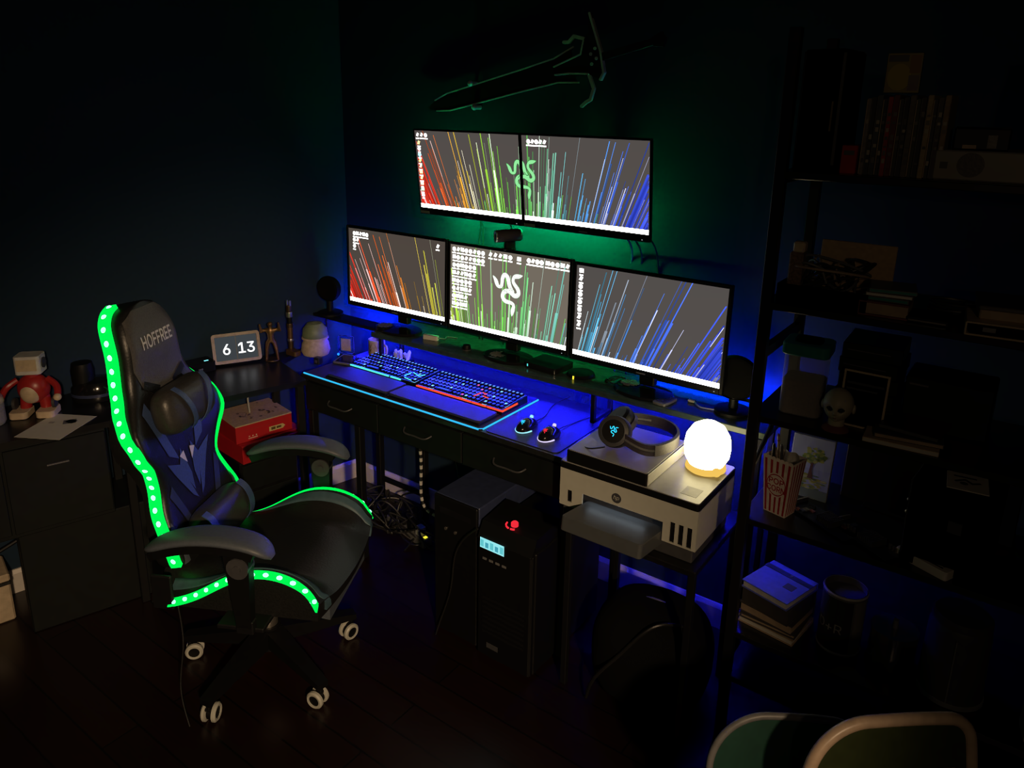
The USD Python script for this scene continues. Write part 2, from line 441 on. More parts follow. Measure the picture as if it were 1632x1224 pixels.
# ================================================================== the desk with three drawers
DZ = 0.80
t = thing('writing_desk', 'black desk with three shallow drawers carrying keyboards and mice', 'desk', (0.205, -0.49, 0))
W_ = 1.392
part(t, 'desktop', bb(0, W_, 0, 0.47, DZ - 0.022, DZ, 0.003), 'desk_black')
part(t, 'side_panel', bb(0.012, 0.03, 0.012, 0.46, 0.63, DZ - 0.022), 'drawer_black')
part(t, 'side_panel', bb(W_ - 0.03, W_ - 0.012, 0.012, 0.46, 0.63, DZ - 0.022), 'drawer_black')
part(t, 'back_panel', bb(0.03, W_ - 0.03, 0.44, 0.455, 0.63, DZ - 0.022), 'drawer_black')
part(t, 'bottom_panel', bb(0.03, W_ - 0.03, 0.02, 0.44, 0.63, 0.64), 'drawer_black')
for i in range(3):
    x0 = 0.034 + i * (W_ - 0.068) / 3; x1 = x0 + (W_ - 0.068) / 3 - 0.006
    d = part(t, 'drawer', bb(x0, x1, 0.0, 0.018, 0.645, DZ - 0.03, 0.002), 'drawer_black')
    xm = (x0 + x1) / 2
    part(d, 'drawer_handle', tube(spline([(xm - 0.07, 0, 0.715), (xm - 0.06, -0.018, 0.708), (xm, -0.024, 0.705), (xm + 0.06, -0.018, 0.708), (xm + 0.07, 0, 0.715)], 20), 0.0035), 'dark_grey')
for x in (0.035, 0.33, W_ - 0.035):
    for y in (0.03, 0.43):
        part(t, 'leg', bb(x - 0.016, x + 0.016, y - 0.016, y + 0.016, 0, 0.632, 0.003), 'black_metal')
part(t, 'foot_rail', bb(0.035, 0.33, 0.42, 0.44, 0.12, 0.14), 'black_metal')

# ================================================================== long riser shelf over the back of the desk
RZ = 0.95
t = thing('monitor_riser', 'long black shelf raised over the back of the desk carrying three monitors', 'shelf', (-0.10, -0.205, 0))
part(t, 'board', bb(0.455, 2.24, 0, 0.25, RZ - 0.022, RZ, 0.002), 'riser_black')
def riser_frame(x, y0, y1, z0):
    g = 0.018
    return cat(bb(x, x + g, y0, y0 + g, z0, RZ - 0.022), bb(x, x + g, y1 - g, y1, z0, RZ - 0.022), bb(x, x + g, y0, y1, z0, z0 + g), bb(x, x + g, y0, y1, RZ - 0.04, RZ - 0.022))
part(t, 'frame', riser_frame(0.47, 0.03, 0.18, DZ), 'black_metal')
part(t, 'frame', riser_frame(1.58, 0.03, 0.18, DZ), 'black_metal')
part(t, 'frame', riser_frame(2.2, 0.03, 0.18, 0.0), 'black_metal')
t = thing('narrow_shelf', 'narrow black plank carrying the round speaker at the room corner', 'shelf', (-0.10, -0.155, 0))
part(t, 'plank', bb(0, 0.452, 0, 0.075, RZ - 0.014, RZ, 0.002), 'black_metal')
part(t, 'leg', bb(0.085, 0.093, 0.004, 0.012, DZ, RZ - 0.014, 0.001), 'black_metal')
part(t, 'leg', bb(0.43, 0.438, 0.03, 0.038, DZ, RZ - 0.014, 0.001), 'black_metal')

# ================================================================== LED strips
for x0_, x1_, lb in ((0.0, 0.37, 'blue LED strip behind the narrow plank at the room corner'), (1.62, 2.13, 'blue LED strip behind the right monitor, facing the wall')):
    yy_, zz_ = (-0.075, 0.943) if x0_ < 1 else (-0.02, 0.975)
    o = thing('led_strip', lb, 'led strip', ((x0_ + x1_) / 2, yy_, zz_))
    w2 = (x1_ - x0_) / 2
    part(o, 'light_tape', bb(-w2, w2, 0.001, 0.002, -0.005, 0.005, 0), 'led_blue')
    part(o, 'backing', bb(-w2, w2, 0.0, 0.001, -0.006, 0.006 if x0_ < 1 else 0.006, 0), 'black_metal')
    if x0_ > 1: part(o, 'clip', cat(bb(-w2, -w2 + 0.01, -0.002, 0.0, -0.025, 0.006, 0), bb(w2 - 0.01, w2, -0.002, 0.0, -0.025, 0.006, 0)), 'black_metal')
o = thing('led_strip', 'blue LED strip under the raised shelf, shining down on the desk', 'led strip', (1.0, -0.075, 0.9275))
part(o, 'light_tape', bb(-0.99, 1.12, -0.005, 0.005, -0.0015, -0.0005, 0), 'led_blue_down')
part(o, 'backing', bb(-0.99, 1.12, -0.006, 0.006, -0.0005, 0.0, 0), 'white_plastic')

# ================================================================== monitors
rng = random.Random(7)
def hue(tt):
    st = [(0.0, (1.0, 0.03, 0.03)), (0.1, (1.0, 0.06, 0.02)), (0.2, (1.0, 0.22, 0.03)), (0.29, (0.75, 0.6, 0.06)), (0.38, (0.3, 0.75, 0.05)), (0.5, (0.22, 0.9, 0.12)), (0.6, (0.25, 0.7, 0.45)),
          (0.7, (0.12, 0.5, 0.8)), (0.82, (0.08, 0.2, 1.0)), (0.92, (0.06, 0.12, 1.0)), (1.0, (0.05, 0.08, 1.0))]
    xs = [s[0] for s in st]
    return np.array([np.interp(tt, xs, [s[1][k] for s in st]) for k in range(3)])

def screen_items(w, h, i, n, base, icons, seed, density=58, gain=1.0, D=2.4):
    """What screen i of n in a row shows: the spanned streak wallpaper, icons and the taskbar."""
    g = random.Random(seed); it = []
    def col(X, Y):      # dark grey wallpaper, a little brighter in the middle
        return np.array(base) * (1.15 - 0.25 * abs(Y - 0.4))
    N = 4
    for a_ in range(N):
        x0, x1 = -w / 2 + w * a_ / N, -w / 2 + w * (a_ + 1) / N
        it.append((np.array([[x0, -h / 2, 0], [x1, -h / 2, 0], [x1, h / 2, 0], [x0, h / 2, 0]]), [col(0, 0), col(0, 0), col(0, 1), col(0, 1)], 0))
    clip = sbox(-w / 2, -h / 2, w / 2, h / 2)
    tb = 0.055 * h
    def streak(X, top, thick, c, bright, lay, bot=0.0):
        """X in screen widths from the middle of the row at the taskbar; leans away from a point far below."""
        s = X / D
        yb, yt = -h / 2 + tb + bot * h, -h / 2 + tb + top * (h - tb)
        xa = (X - (i - (n - 1) / 2)) * w + s * (yb + h / 2); xb = (X - (i - (n - 1) / 2)) * w + s * (yt + h / 2)
        # clip at the screen's sides
        def at(y): return xa + (xb - xa) * (y - yb) / max(yt - yb, 1e-6)
        lim = w / 2 - thick
        if abs(xa) > lim and abs(xb) > lim: return
        if abs(xb) > lim:
            yt = yb + (math.copysign(lim, xb) - xa) / (xb - xa) * (yt - yb); xb = math.copysign(lim, xb)
        if abs(xa) > lim:
            y2 = yb + (math.copysign(lim, xa) - xa) / (xb - xa) * (yt - yb); xa, yb = math.copysign(lim, xa), y2
        q = np.array([[xa - thick / 2, yb, 0], [xa + thick / 2, yb, 0], [xb + thick / 2, yt, 0], [xb - thick / 2, yt, 0]])
        it.append((q, [c * 0.75 * bright, c * 0.75 * bright, c * bright, c * bright], lay))
    lo, hi = i - n / 2, i + 1 - n / 2
    for k in range(density):
        X = g.uniform(lo * 1.0, hi * 0.98)
        X *= 0.99
        c = hue((X / (n / 2) + 1) / 2) * gain
        edge = abs(X) / (n / 2)
        top = min(1.0, g.random() ** 1.5 * 0.95 + 0.06 + 0.35 * (g.random() < 0.25))
        wide = w * g.choice([0.004, 0.004, 0.005, 0.007, 0.009])
        b = g.choice([0.35, 0.6, 0.9, 1.1, 1.3])
        if g.random() < 0.22: c = c * 0.4 + 0.6 * gain
        streak(X, top, wide, c, b, 1 + k % 5)
        if g.random() < 0.3: streak(X, top * g.uniform(0.3, 0.6), wide * 2.2, c, b * 1.2, 6)
    if i == 0 or i == n - 1:                    # the dense red and blue ends
        for k in range(26):
            sgn = -1 if i == 0 else 1
            X = sgn * (n / 2) * (1 - 0.27 * g.random() ** 1.3 / n * 1.6) * 0.995
            top = min(1.0, 0.35 + 0.75 * g.random())
            c = hue(0.03 + 0.06 * g.random() if i == 0 else 0.9 + 0.1 * g.random()) * gain
            streak(X, top, w * g.uniform(0.005, 0.014), c, g.choice([0.5, 0.8, 1.0]), 1 + k % 5)
    if abs(lo) < 0.9 or abs(hi) < 0.9:          # low green tufts at the middle of the row
        for k in range(36):
            X = g.gauss(0, 0.24)
            if lo < X < hi:
                streak(X, abs(g.gauss(0.0, 0.18)) + 0.07, w * 0.004, hue(0.45 + 0.08 * g.random()) * gain, g.choice([0.35, 0.6, 0.9]), 2)
    white = np.array([1.5, 1.5, 1.42])
    it.append((sbox(-w / 2, -h / 2, w / 2, -h / 2 + tb), white * 2.4, 9))
    for u, v, c in icons:
        x, y = (u - 0.5) * w, (v - 0.5) * h
        sz = 0.017 * w
        kind = g.randrange(3)
        shp = [sbox(x - sz, y - sz * 0.7, x + sz, y + sz), Point(x, y).buffer(sz, 4), Polygon([(x - sz, y - sz * 0.5), (x + sz * 0.3, y - sz * 0.8), (x + sz, y + sz * 0.6), (x - sz * 0.2, y + sz * 1.1)])][kind]
        lab = sbox(x - sz * g.uniform(0.8, 1.25), y - sz * 1.9, x + sz * g.uniform(0.8, 1.25), y - sz * 1.25)
        it.append((shp.intersection(clip), np.array(c) * 1.8, 10)); it.append((lab.intersection(clip), white * 1.2, 10))
    return it

def monitor(name, label, pos, yaw, tilt, w, h, group, items, stand, bez=(0.012, 0.012, 0.02), depth=0.045):
    t = thing(name, label, 'monitor', pos, math.degrees(yaw), group)
    bl, bt_, bbm = bez
    def tl(m): return rot(m, -math.degrees(tilt), (1, 0, 0))
    W2, H2 = w / 2, h / 2
    fr = cat(bb(-W2, -W2 + bl, 0, 0.018, -H2, H2, 0.002), bb(W2 - bl, W2, 0, 0.018, -H2, H2, 0.002),
             bb(-W2 + bl, W2 - bl, 0, 0.018, H2 - bt_, H2, 0.002), bb(-W2 + bl, W2 - bl, 0, 0.018, -H2, -H2 + bbm, 0.002))
    part(t, 'bezel', tl(fr), 'black_plastic')
    part(t, 'housing', tl(cat(bb(-W2 + 0.004, W2 - 0.004, 0.012, 0.03, -H2 + 0.004, H2 - 0.004, 0.004), bb(-W2 * 0.7, W2 * 0.7, 0.03, depth, -H2 * 0.7, H2 * 0.7, 0.01))), 'black_plastic')
    part(t, 'panel', tl(bb(-W2 + bl - 0.001, W2 - bl + 0.001, 0.005, 0.012, -H2 + bbm - 0.001, H2 - bt_ + 0.001, 0)), 'gloss_black')
    zc = (bbm - bt_) / 2
    ax_, ay_ = np.array([1, 0, 0.0]), np.array([0, math.sin(-tilt) * -1, math.cos(tilt)])
    ay_ = trimesh.transformations.rotation_matrix(-tilt, (1, 0, 0))[:3, :3] @ np.array([0, 0, 1.0])
    oo = trimesh.transformations.rotation_matrix(-tilt, (1, 0, 0))[:3, :3] @ np.array([0, 0.005, zc])
    flat_print(t, 'screen_image', oo, ax_, ay_, items, 'screen')
    part(t, 'power_light', tl(bb(W2 - 0.03, W2 - 0.026, -0.0008, 0.002, -H2 + 0.006, -H2 + 0.009, 0)), 'dot_white')
    part(t, 'maker_badge', tl(bb(-0.018, 0.018, -0.0008, 0.001, -H2 + 0.006, -H2 + 0.011, 0)), 'grey_plastic')
    stand(t, tl)
    return t

def icon_grid(cols, rows, u0, v0, du, dv, c=(1.1, 1.1, 1.05)):
    return [(u0 + du * k, v0 - dv * r, c) for r in range(rows) for k in range(cols if np.isscalar(cols) else cols[r])]

BW, BH = 0.604, 0.374
def low_stand(t, tl, zoff):
    neck = cat(bb(-0.03, 0.03, 0.046, 0.075, -0.24, 0.02, 0.004))
    part(t, 'neck', neck, 'black_plastic')
    zb = -zoff
    prof = [(0.0, zb), (0.098, zb), (0.1, zb + 0.004), (0.096, zb + 0.011), (0.03, zb + 0.018), (0.0, zb + 0.018)]
    part(t, 'base', lathe(prof, 40, (0, 0.03, 0), 1.15, 0.8), 'gloss_black')

g3 = 'three large monitors in a row on the raised shelf'
base3 = [(0.075, 0.06, 0.05), (0.17, 0.145, 0.115), (0.085, 0.075, 0.07)]
scr = (BW - 0.024, BH - 0.032)
ic = [icon_grid([5, 2, 1], 3, 0.065, 0.935, 0.035, 0.085) + [(0.93, 0.93, (1, 1, 1))],
      icon_grid([8, 8, 6, 6, 5, 5, 4, 4], 8, 0.035, 0.945, 0.037, 0.096) + icon_grid(5, 1, 0.36, 0.945, 0.042, 0.1) + [(0.6, 0.94, (1, 1, 1))] + icon_grid(4, 1, 0.68, 0.945, 0.034, 0.1) + icon_grid(5, 1, 0.83, 0.945, 0.038, 0.1),
      icon_grid(1, 8, 0.035, 0.94, 0.03, 0.085)]
lab3 = ['leftmost of three large monitors on the shelf, red and yellow streaks on its screen', 'large monitor in the middle of the shelf, white three-headed snake emblem on its screen',
        'large monitor at the right end of the shelf, blue streaks on its screen']
pose3 = [((0.446, -0.14, 1.221), R(0.3)), ((1.0545, -0.14, 1.217), R(-0.3)), ((1.664, -0.148, 1.212), R(-1.2))]
for i in range(3):
    items = screen_items(*scr, i, 3, base3[i], ic[i], 11 + i, density=72, gain=1.0)
    if i == 1:
        e = affinity.translate(emblem(scr[1] * 0.5), 0.005, 0.005)
        items.append((e.buffer(0.0022), (0.5, 0.62, 0.5), 7)); items.append((e, (1.8, 1.85, 1.75), 8)); items.append((e.buffer(-0.0032).boundary.buffer(0.0008), (0.25, 0.3, 0.25), 9))
        items = [x for x in items]
    (px, py, pz), yw = pose3[i]
    monitor('monitor', lab3[i], (px, py, pz), yw, R(1.2), BW, BH, g3, items, lambda t, tl, z=pz: low_stand(t, tl, z - RZ))

g2 = 'two thinner monitors side by side high on the wall'
UW, UH = 0.524, 0.345
scr2 = (UW - 0.008, UH - 0.032)
cc = [(1.2, 1.0, 0.3), (1.1, 1.1, 1.1), (0.4, 0.9, 1.2), (0.9, 1.1, 0.3), (1.2, 0.9, 0.5), (1.0, 1.1, 0.4), (1.2, 1.0, 0.4), (1.1, 0.9, 0.6), (0.5, 1.0, 0.6), (1.2, 1.1, 1.1)]
ic2 = [icon_grid(3, 1, 0.03, 0.945, 0.042, 0.1) + [(0.035, 0.845 - 0.075 * k, cc[k]) for k in range(10)], icon_grid(5, 1, 0.06, 0.93, 0.034, 0.1)]
pose2 = [((0.884, -0.178, 1.679), R(-0.6)), ((1.412, -0.186, 1.679), R(-1.2))]
lab2 = ['left one of the two wall monitors under the sword, red to green streaks', 'right one of the two wall monitors under the sword, blue streaks']
for i in range(2):
    items = screen_items(*scr2, i, 2, (0.085, 0.074, 0.068), ic2[i], 31 + i, density=76, gain=0.95, D=1.9)
    e = affinity.translate(emblem(scr2[1] * 0.47), (0.5 - i) * scr2[0], -0.005)
    cl = sbox(-scr2[0] / 2, -scr2[1] / 2, scr2[0] / 2, scr2[1] / 2)
    items.append((e.buffer(0.0018).intersection(cl), (0.04, 0.22, 0.06), 7)); items.append((e.intersection(cl), (0.3, 0.85, 0.35), 8))
    def wall_mount(t, tl, y=pose2[i][0][1]):
        d = WY - y
        part(t, 'wall_mount', cat(bb(-0.05, 0.05, 0.05, 0.06, -0.05, 0.05), bb(-0.02, 0.02, 0.055, d - 0.012, -0.02, 0.02), bb(-0.06, 0.06, d - 0.016, d - 0.002, -0.09, 0.09)), 'black_metal')
        bw = tl(bb(-0.26, -0.21, -0.001, 0.003, -UH / 2 + 0.003, -UH / 2 + 0.014, 0))
        part(t, 'sticker', bw, 'jar_green', 'small pale sticker on the lower corner of the bezel')
    monitor('monitor', lab2[i], pose2[i][0], pose2[i][1], R(-6.5), UW, UH, g2, items, wall_mount, bez=(0.004, 0.006, 0.026))
# green light strip on the back of the wall monitors, plates added to block stray light
gz = 1.528
o = thing('led_strip', 'green LED strip with added shield plates behind the lower edge of the wall monitors', 'led strip', (1.15, -0.07, gz))
part(o, 'light_tube', cyl((-0.52, 0, 0), (0.29, 0, 0), 0.009, 12), 'led_green')
part(o, 'light_shield', cat(bb(-0.52, 0.40, -0.012, -0.0095, -0.033, 0.03, 0), bb(-0.27, -0.25, -0.066, -0.012, 0.02, 0.03, 0), bb(0.25, 0.27, -0.07, -0.012, 0.02, 0.03, 0), bb(-0.40, 0.22, -0.012, 0.035, 0.026, 0.03, 0)), 'black_metal')

# ================================================================== webcam
t = thing('webcam', 'small black cylindrical webcam clipped on top of the middle monitor', 'webcam', (1.045, -0.118, 1.402), -38)
part(t, 'barrel', cat(cyl((0, 0.05, 0.056), (0, 0.056, 0.056), 0.021, 20), cyl((0, -0.045, 0.052), (0, 0.05, 0.056), 0.0245, 24)), 'webcam_grey')
part(t, 'lens_ring', lathe([(0.012, -0.004), (0.023, -0.004), (0.024, 0.004), (0.016, 0.004)], 24).apply_transform(trimesh.transformations.rotation_matrix(R(90), (1, 0, 0))).apply_translation((0, -0.047, 0.052)), 'steel')
part(t, 'lens', sph((0, -0.042, 0.052), (0.014, 0.008, 0.014), 2), 'gloss_black')
part(t, 'clip', cat(bb(-0.012, 0.012, -0.012, 0.03, 0.0, 0.032, 0.003), bb(-0.02, 0.02, -0.02, 0.03, -0.002, 0.006, 0.002)), 'black_plastic')

# cables between the wall monitors and the shelf
cz = [(0.79, 1.55, 0.80, 1.30), (0.815, 1.55, 0.82, 1.28), (0.955, 1.53, 0.93, 1.25), (1.52, 1.52, 1.47, 1.0), (1.54, 1.52, 1.52, 1.0), (1.62, 1.52, 1.64, 1.1)]
for k, (x0, z0, x1, z1) in enumerate(cz):
    p = spline([(x0, -0.09, z0), (x0 + 0.008 * (-1) ** k, 0.025, z0 - 0.08), (x1 - 0.01, 0.03, z1 + 0.1), (x1, 0.02, z1), (x1, 0.02, RZ + 0.0)], 24)
    solo('cable', ['thin black cable hanging from the wall monitors, first from the room corner', 'thin black cable hanging from the wall monitors, second from the room corner', 'thin black cable hanging above the webcam',
                   'looped grey-green cable hanging above the gap of the middle and right monitors', 'second cable hanging above the gap of the middle and right monitors', 'thin black cable hanging above the right monitor'][k],
         'cable', tube(p, 0.0035 if k not in (3,) else 0.004, 6), 'cable_grey' if k in (3,) else 'cable_black', group='cables hanging below the wall monitors')

# ================================================================== sword on the wall (plain stand-in)
sx = np.array([1.0, 0, 0.226]); sx /= np.linalg.norm(sx); sy = np.cross((0, -1, 0), sx) ; sy = np.array([-sx[2], 0, sx[0]])
t = thing('ornamental_sword', 'long dark ornamental sword hung slantwise on the wall above the monitors', 'sword', (0.514, WY - 0.03, 1.93))
def on_wall(p, h, y=0.0): return basis(prism(p, h, 0.001), (0, y, 0), sx, sy, (0, -1, 0))
L = 0.74
blade = Polygon([(0, 0), (0.05, 0.022), (0.12, 0.035), (0.5, 0.04), (0.66, 0.043), (0.74, 0.058), (0.74, -0.058), (0.68, -0.042), (0.5, -0.04), (0.12, -0.035), (0.05, -0.022)])
part(t, 'blade', on_wall(blade, 0.006), 'blade')
for s_ in (1, -1):
    e = LineString([(0.05, 0.022 * s_), (0.12, 0.035 * s_), (0.5, 0.04 * s_), (0.66, 0.044 * s_), (0.75, 0.064 * s_)]).buffer(0.0028)
    part(t, 'blade_edge', on_wall(e, 0.008), 'blade_edge')
guard = Polygon([(0.66, 0.014), (0.72, 0.022), (0.78, 0.03), (0.8, 0.075), (0.825, 0.1), (0.832, 0.16), (0.845, 0.16), (0.862, 0.02), (0.862, -0.055), (0.845, -0.075), (0.82, -0.06), (0.78, -0.03), (0.72, -0.024), (0.66, -0.016), (0.64, 0)])
part(t, 'guard', on_wall(guard, 0.014, 0.002), 'blade')
part(t, 'guard_rim', on_wall(shapely.union_all([LineString([(0.66, 0.014), (0.72, 0.022), (0.78, 0.03), (0.8, 0.075)]).buffer(0.003), LineString([(0.84, 0.158), (0.862, 0.02), (0.862, -0.055), (0.845, -0.075)]).buffer(0.0045), LineString([(0.66, -0.016), (0.72, -0.024), (0.8, -0.045)]).buffer(0.003)]), 0.017, 0.002), 'blade_edge')
for pts_ in ([(0.8, 0.08), (0.76, 0.1), (0.735, 0.085), (0.715, 0.09)], [(0.8, -0.05), (0.81, -0.1), (0.79, -0.135), (0.77, -0.14), (0.75, -0.15)]):
    part(t, 'guard_claw', on_wall(LineString(pts_).buffer(0.006), 0.012, 0.002), 'blade_edge')
for q in ((0.822, 0.02), (0.842, 0.035), (0.842, 0.0), (0.82, -0.015)):
    part(t, 'rivet', on_wall(Point(q).buffer(0.006), 0.018, 0.002), 'blade_edge')
part(t, 'grip', on_wall(Polygon([(0.86, 0.014), (1.07, 0.012), (1.07, -0.012), (0.86, -0.014)]), 0.016, 0.002), 'leather')
part(t, 'pommel', on_wall(Polygon([(1.065, 0.016), (1.1, 0.026), (1.115, 0), (1.1, -0.026), (1.065, -0.016)]), 0.018, 0.003), 'blade')
for i, q in enumerate(((0.255, 0.046), (0.255, -0.05))):
    p_ = np.array([0.514, WY, 1.93]) + sx * q[0] + sy * q[1]
    solo('wall_hook', ['pale round wall hook above the sword blade', 'pale round wall hook under the sword blade'][i], 'hook', cat(cyl(p_, p_ - np.array([0, 0.04, 0]), 0.009, 14), sph(p_ - np.array([0, 0.04, 0]), 0.012, 2)), 'blade_edge')
# ================================================================== mats, keyboards, wrist rests, mice
t = thing('desk_mat', 'dark desk mat with a glowing light blue edge under both keyboards', 'desk mat', (0.218, -0.482, DZ))
part(t, 'cloth', prism(sbox(0, 0, 0.985, 0.385).buffer(-0.01).buffer(0.01), 0.004), 'mat_cloth')
part(t, 'glowing_edge', tube([(0.0, 0.0, 0.003), (0.3, 0, 0.003), (0.97, 0, 0.003), (0.985, 0.012, 0.003), (0.985, 0.2, 0.003), (0.985, 0.375, 0.003)], 0.0034, 8), 'mat_led')
t = solo('mouse_mat', 'plain dark mouse mat under the two mice', 'mouse mat', mv(prism(sbox(1.212, -0.475, 1.525, -0.10).buffer(-0.02).buffer(0.02), 0.003), 0, 0, DZ), 'mat_cloth')
part(T('/World/mouse_mat'), 'stitched_edge', tube(np.array([(*c, DZ + 0.002) for c in sbox(1.212, -0.475, 1.525, -0.10).buffer(-0.02).buffer(0.02).exterior.coords]), 0.0022, 6, True), 'dark_grey') if False else None

def keyboard(name, label, x0, y0, w, d, seed, bar, barcol, arrows_at):
    g = random.Random(seed)
    t = thing(name, label, 'keyboard', (x0, y0, DZ + 0.004))
    tilt = 0.012
    def zt(y): return 0.017 + tilt * y / d
    case = trimesh.convex.convex_hull(np.array([(x, y, z) for x in (0, w) for y, z in ((0, 0), (0, 0.012), (0.004, 0.017), (d, 0), (d, 0.017 + tilt))]))
    part(t, 'case', case, 'black_plastic')
    ux, uy = np.array([1, 0, 0]), np.array([0, d, tilt]) / math.hypot(d, tilt)
    nx, ny = int(w / 0.0195), 6
    px_, py_ = (w - 0.012) / nx, (d - 0.014) / ny
    it = []
    keys = []
    for r in range(ny):
        k = 0
        while k < nx:
            span = 5 if (r == 0 and 4 <= k <= 5) else 1
            span = min(span, nx - k)
            if r < 2 and nx * 0.72 < k < nx * 0.76: k += 1; continue
            cx, cy = 0.006 + px_ * (k + span / 2), 0.008 + py_ * (r + 0.5)
            sx_, sy_ = px_ * span - 0.0042, py_ - 0.0045
            h = 0.007 if r < 5 else 0.008
            a_ = bb(-sx_ / 2, sx_ / 2, -sy_ / 2, sy_ / 2, 0, h, 0)
            a_.vertices[a_.vertices[:, 2] > h / 2, :2] *= 0.84
            keys.append(mv(a_, cx, cy, zt(cy) + 0.0008))
            c = np.array([0.03, 0.07, 1.0]) * g.choice([0.9, 1.2, 1.5])
            if g.random() < 0.07: c = np.array([0.2, 0.6, 1.0])
            if bar == 'key_red' and k > nx * 0.42 and g.random() < 0.16: c = np.array([0.9, 0.15, 0.45]) * 0.7
            if r == ny - 1 : c = np.array([0.12, 0.3, 1.0]) * 1.0
            it.append((sbox(cx - px_ * span / 2, cy - py_ / 2, cx + px_ * span / 2, cy + py_ / 2), c, 0))
            it.append((sbox(cx - sx_ * 0.3, cy - sy_ * 0.2, cx + sx_ * 0.3, cy + sy_ * 0.3), c * 1.5, 'top'))
            k += span
    base = [(s_, c, 0) for s_, c, l_ in it if l_ == 0]
    tops = [(s_, c, 0) for s_, c, l_ in it if l_ == 'top']
    flat_print(t, 'key_backlight', (0, 0, 0.0172), ux, uy, base, 'screen', lift=0.0003)
    part(t, 'keys', cat(*keys), 'gloss_black', 'low rows of black keys lit from beneath', 'stuff', smooth=False)
    flat_print(t, 'key_legends', (0, 0, 0.0172 + 0.0092), ux, uy, tops, 'screen', lift=0.0003)
    part(t, 'light_bar', cat(bb(0.004, w * 0.62, -0.003, 0.0035, 0.014, 0.0205, 0.001), bb(w * 0.645, w * 0.80 if bar == 'key_red' else w * 0.80, -0.003, 0.0035, 0.014, 0.0205, 0.001)) if bar == 'key_cyan'
         else cat(bb(0.004, w * 0.66, -0.003, 0.0035, 0.014, 0.0205, 0.001), bb(w * 0.67, w * 0.83, -0.003, 0.0035, 0.014, 0.0205, 0.001), bb(w * 0.84, w - 0.002, -0.003, 0.0035, 0.014, 0.0205, 0.001), bb(w - 0.002, w + 0.003, 0.0, d * 0.6, 0.012, 0.02, 0.001)), bar)
    ax_ = []
    for (xa, ya, xb, yb) in arrows_at:
        ax_.append(cyl((xa, ya, zt(ya) + 0.012), (xb, yb, zt(yb) + 0.012), 0.0022, 8))
    part(t, 'arrow_key_light', cat(*ax_), bar)
    return t
keyboard('keyboard', 'backlit keyboard with a cyan light bar along its front', 0.332, -0.318, 0.39, 0.168, 3, 'key_cyan', None, [(0.315, 0.02, 0.318, 0.06), (0.325, 0.066, 0.372, 0.05), (0.372, 0.05, 0.384, 0.075), (0.33, 0.006, 0.372, 0.0)])
keyboard('keyboard', 'backlit keyboard with a red light bar along its front and end', 0.738, -0.328, 0.445, 0.172, 5, 'key_red', None, [(0.285, 0.03, 0.29, 0.07), (0.295, 0.075, 0.315, 0.07), (0.315, 0.05, 0.345, 0.045)])
for i, (x0, x1, y0, y1) in enumerate(((0.336, 0.694, -0.462, -0.324), (0.703, 1.176, -0.462, -0.334))):
    t = thing('wrist_rest', ['padded black wrist rest in front of the cyan lit keyboard', 'padded black wrist rest in front of the red lit keyboard'][i], 'wrist rest', ((x0 + x1) / 2, (y0 + y1) / 2, DZ + 0.004))
    w, d = x1 - x0, y1 - y0
    part(t, 'base', bb(-w / 2, w / 2, -d / 2, d / 2, 0, 0.006, 0.001), 'black_plastic')
    part(t, 'pad', rbox((0, 0.0, 0.0105), (w - 0.004, d - 0.012, 0.010), 0.012), 'foam_black')
    flat_print(t, 'emblem', (0, 0, 0.0156), (1, 0, 0), (0, 1, 0), [(emblem(0.022), (0.06, 0.06, 0.07), 0)])

def mouse(name, label, x, y, rz, logo, rim):
    t = thing(name, label, 'mouse', (x, y, DZ + 0.003), rz)
    m = trimesh.creation.icosphere(3, 1.0); v = m.vertices
    v[:, 2] = np.where(v[:, 2] < 0, v[:, 2] * 0.15, v[:, 2])
    v[:] = np.stack([v[:, 0] * (0.034 - 0.006 * np.clip(1 - np.abs(v[:, 1]), 0, 1) * 0.6), v[:, 1] * 0.058, v[:, 2] * (0.037 - 0.012 * np.clip(v[:, 1], 0, 1)) + 0.006], 1)
    part(t, 'shell', m, 'gloss_black')
    part(t, 'wheel', cyl((-0.004, 0.033, 0.033), (0.004, 0.033, 0.033), 0.008, 14), rim)
    a = np.linspace(R(200), R(340), 14)
    part(t, 'glowing_rim', tube(np.stack([0.034 * np.cos(a), 0.058 * np.sin(a) * 0.98, np.full(14, 0.0045)], 1), 0.0028, 6), rim)
    o = np.array([0, -0.036, 0.0385]); un = np.array([0, -0.62, 0.785]); ux = np.array([1.0, 0, 0]); uy = np.cross(un, ux)
    part(t, 'emblem', basis(prism(emblem(0.02), 0.004), o - un * 0.0055, ux, uy, un), logo)
    part(t, 'cable', tube(spline([(0, 0.056, 0.008), (0.004, 0.12, 0.004), (-0.02 + 0.05 * (x > 1.4), 0.22, 0.003), (-0.01 + 0.08 * (x > 1.4), 0.36, 0.003)], 24), 0.002, 6), 'cable_black')
mouse('mouse', 'black mouse with a cyan emblem, next to the keyboard', 1.325, -0.365, 4, 'logo_cyan', 'rim_white')
mouse('mouse', 'black mouse with a red emblem, farther from the keyboard', 1.432, -0.378, 2, 'logo_red', 'rim_pink')

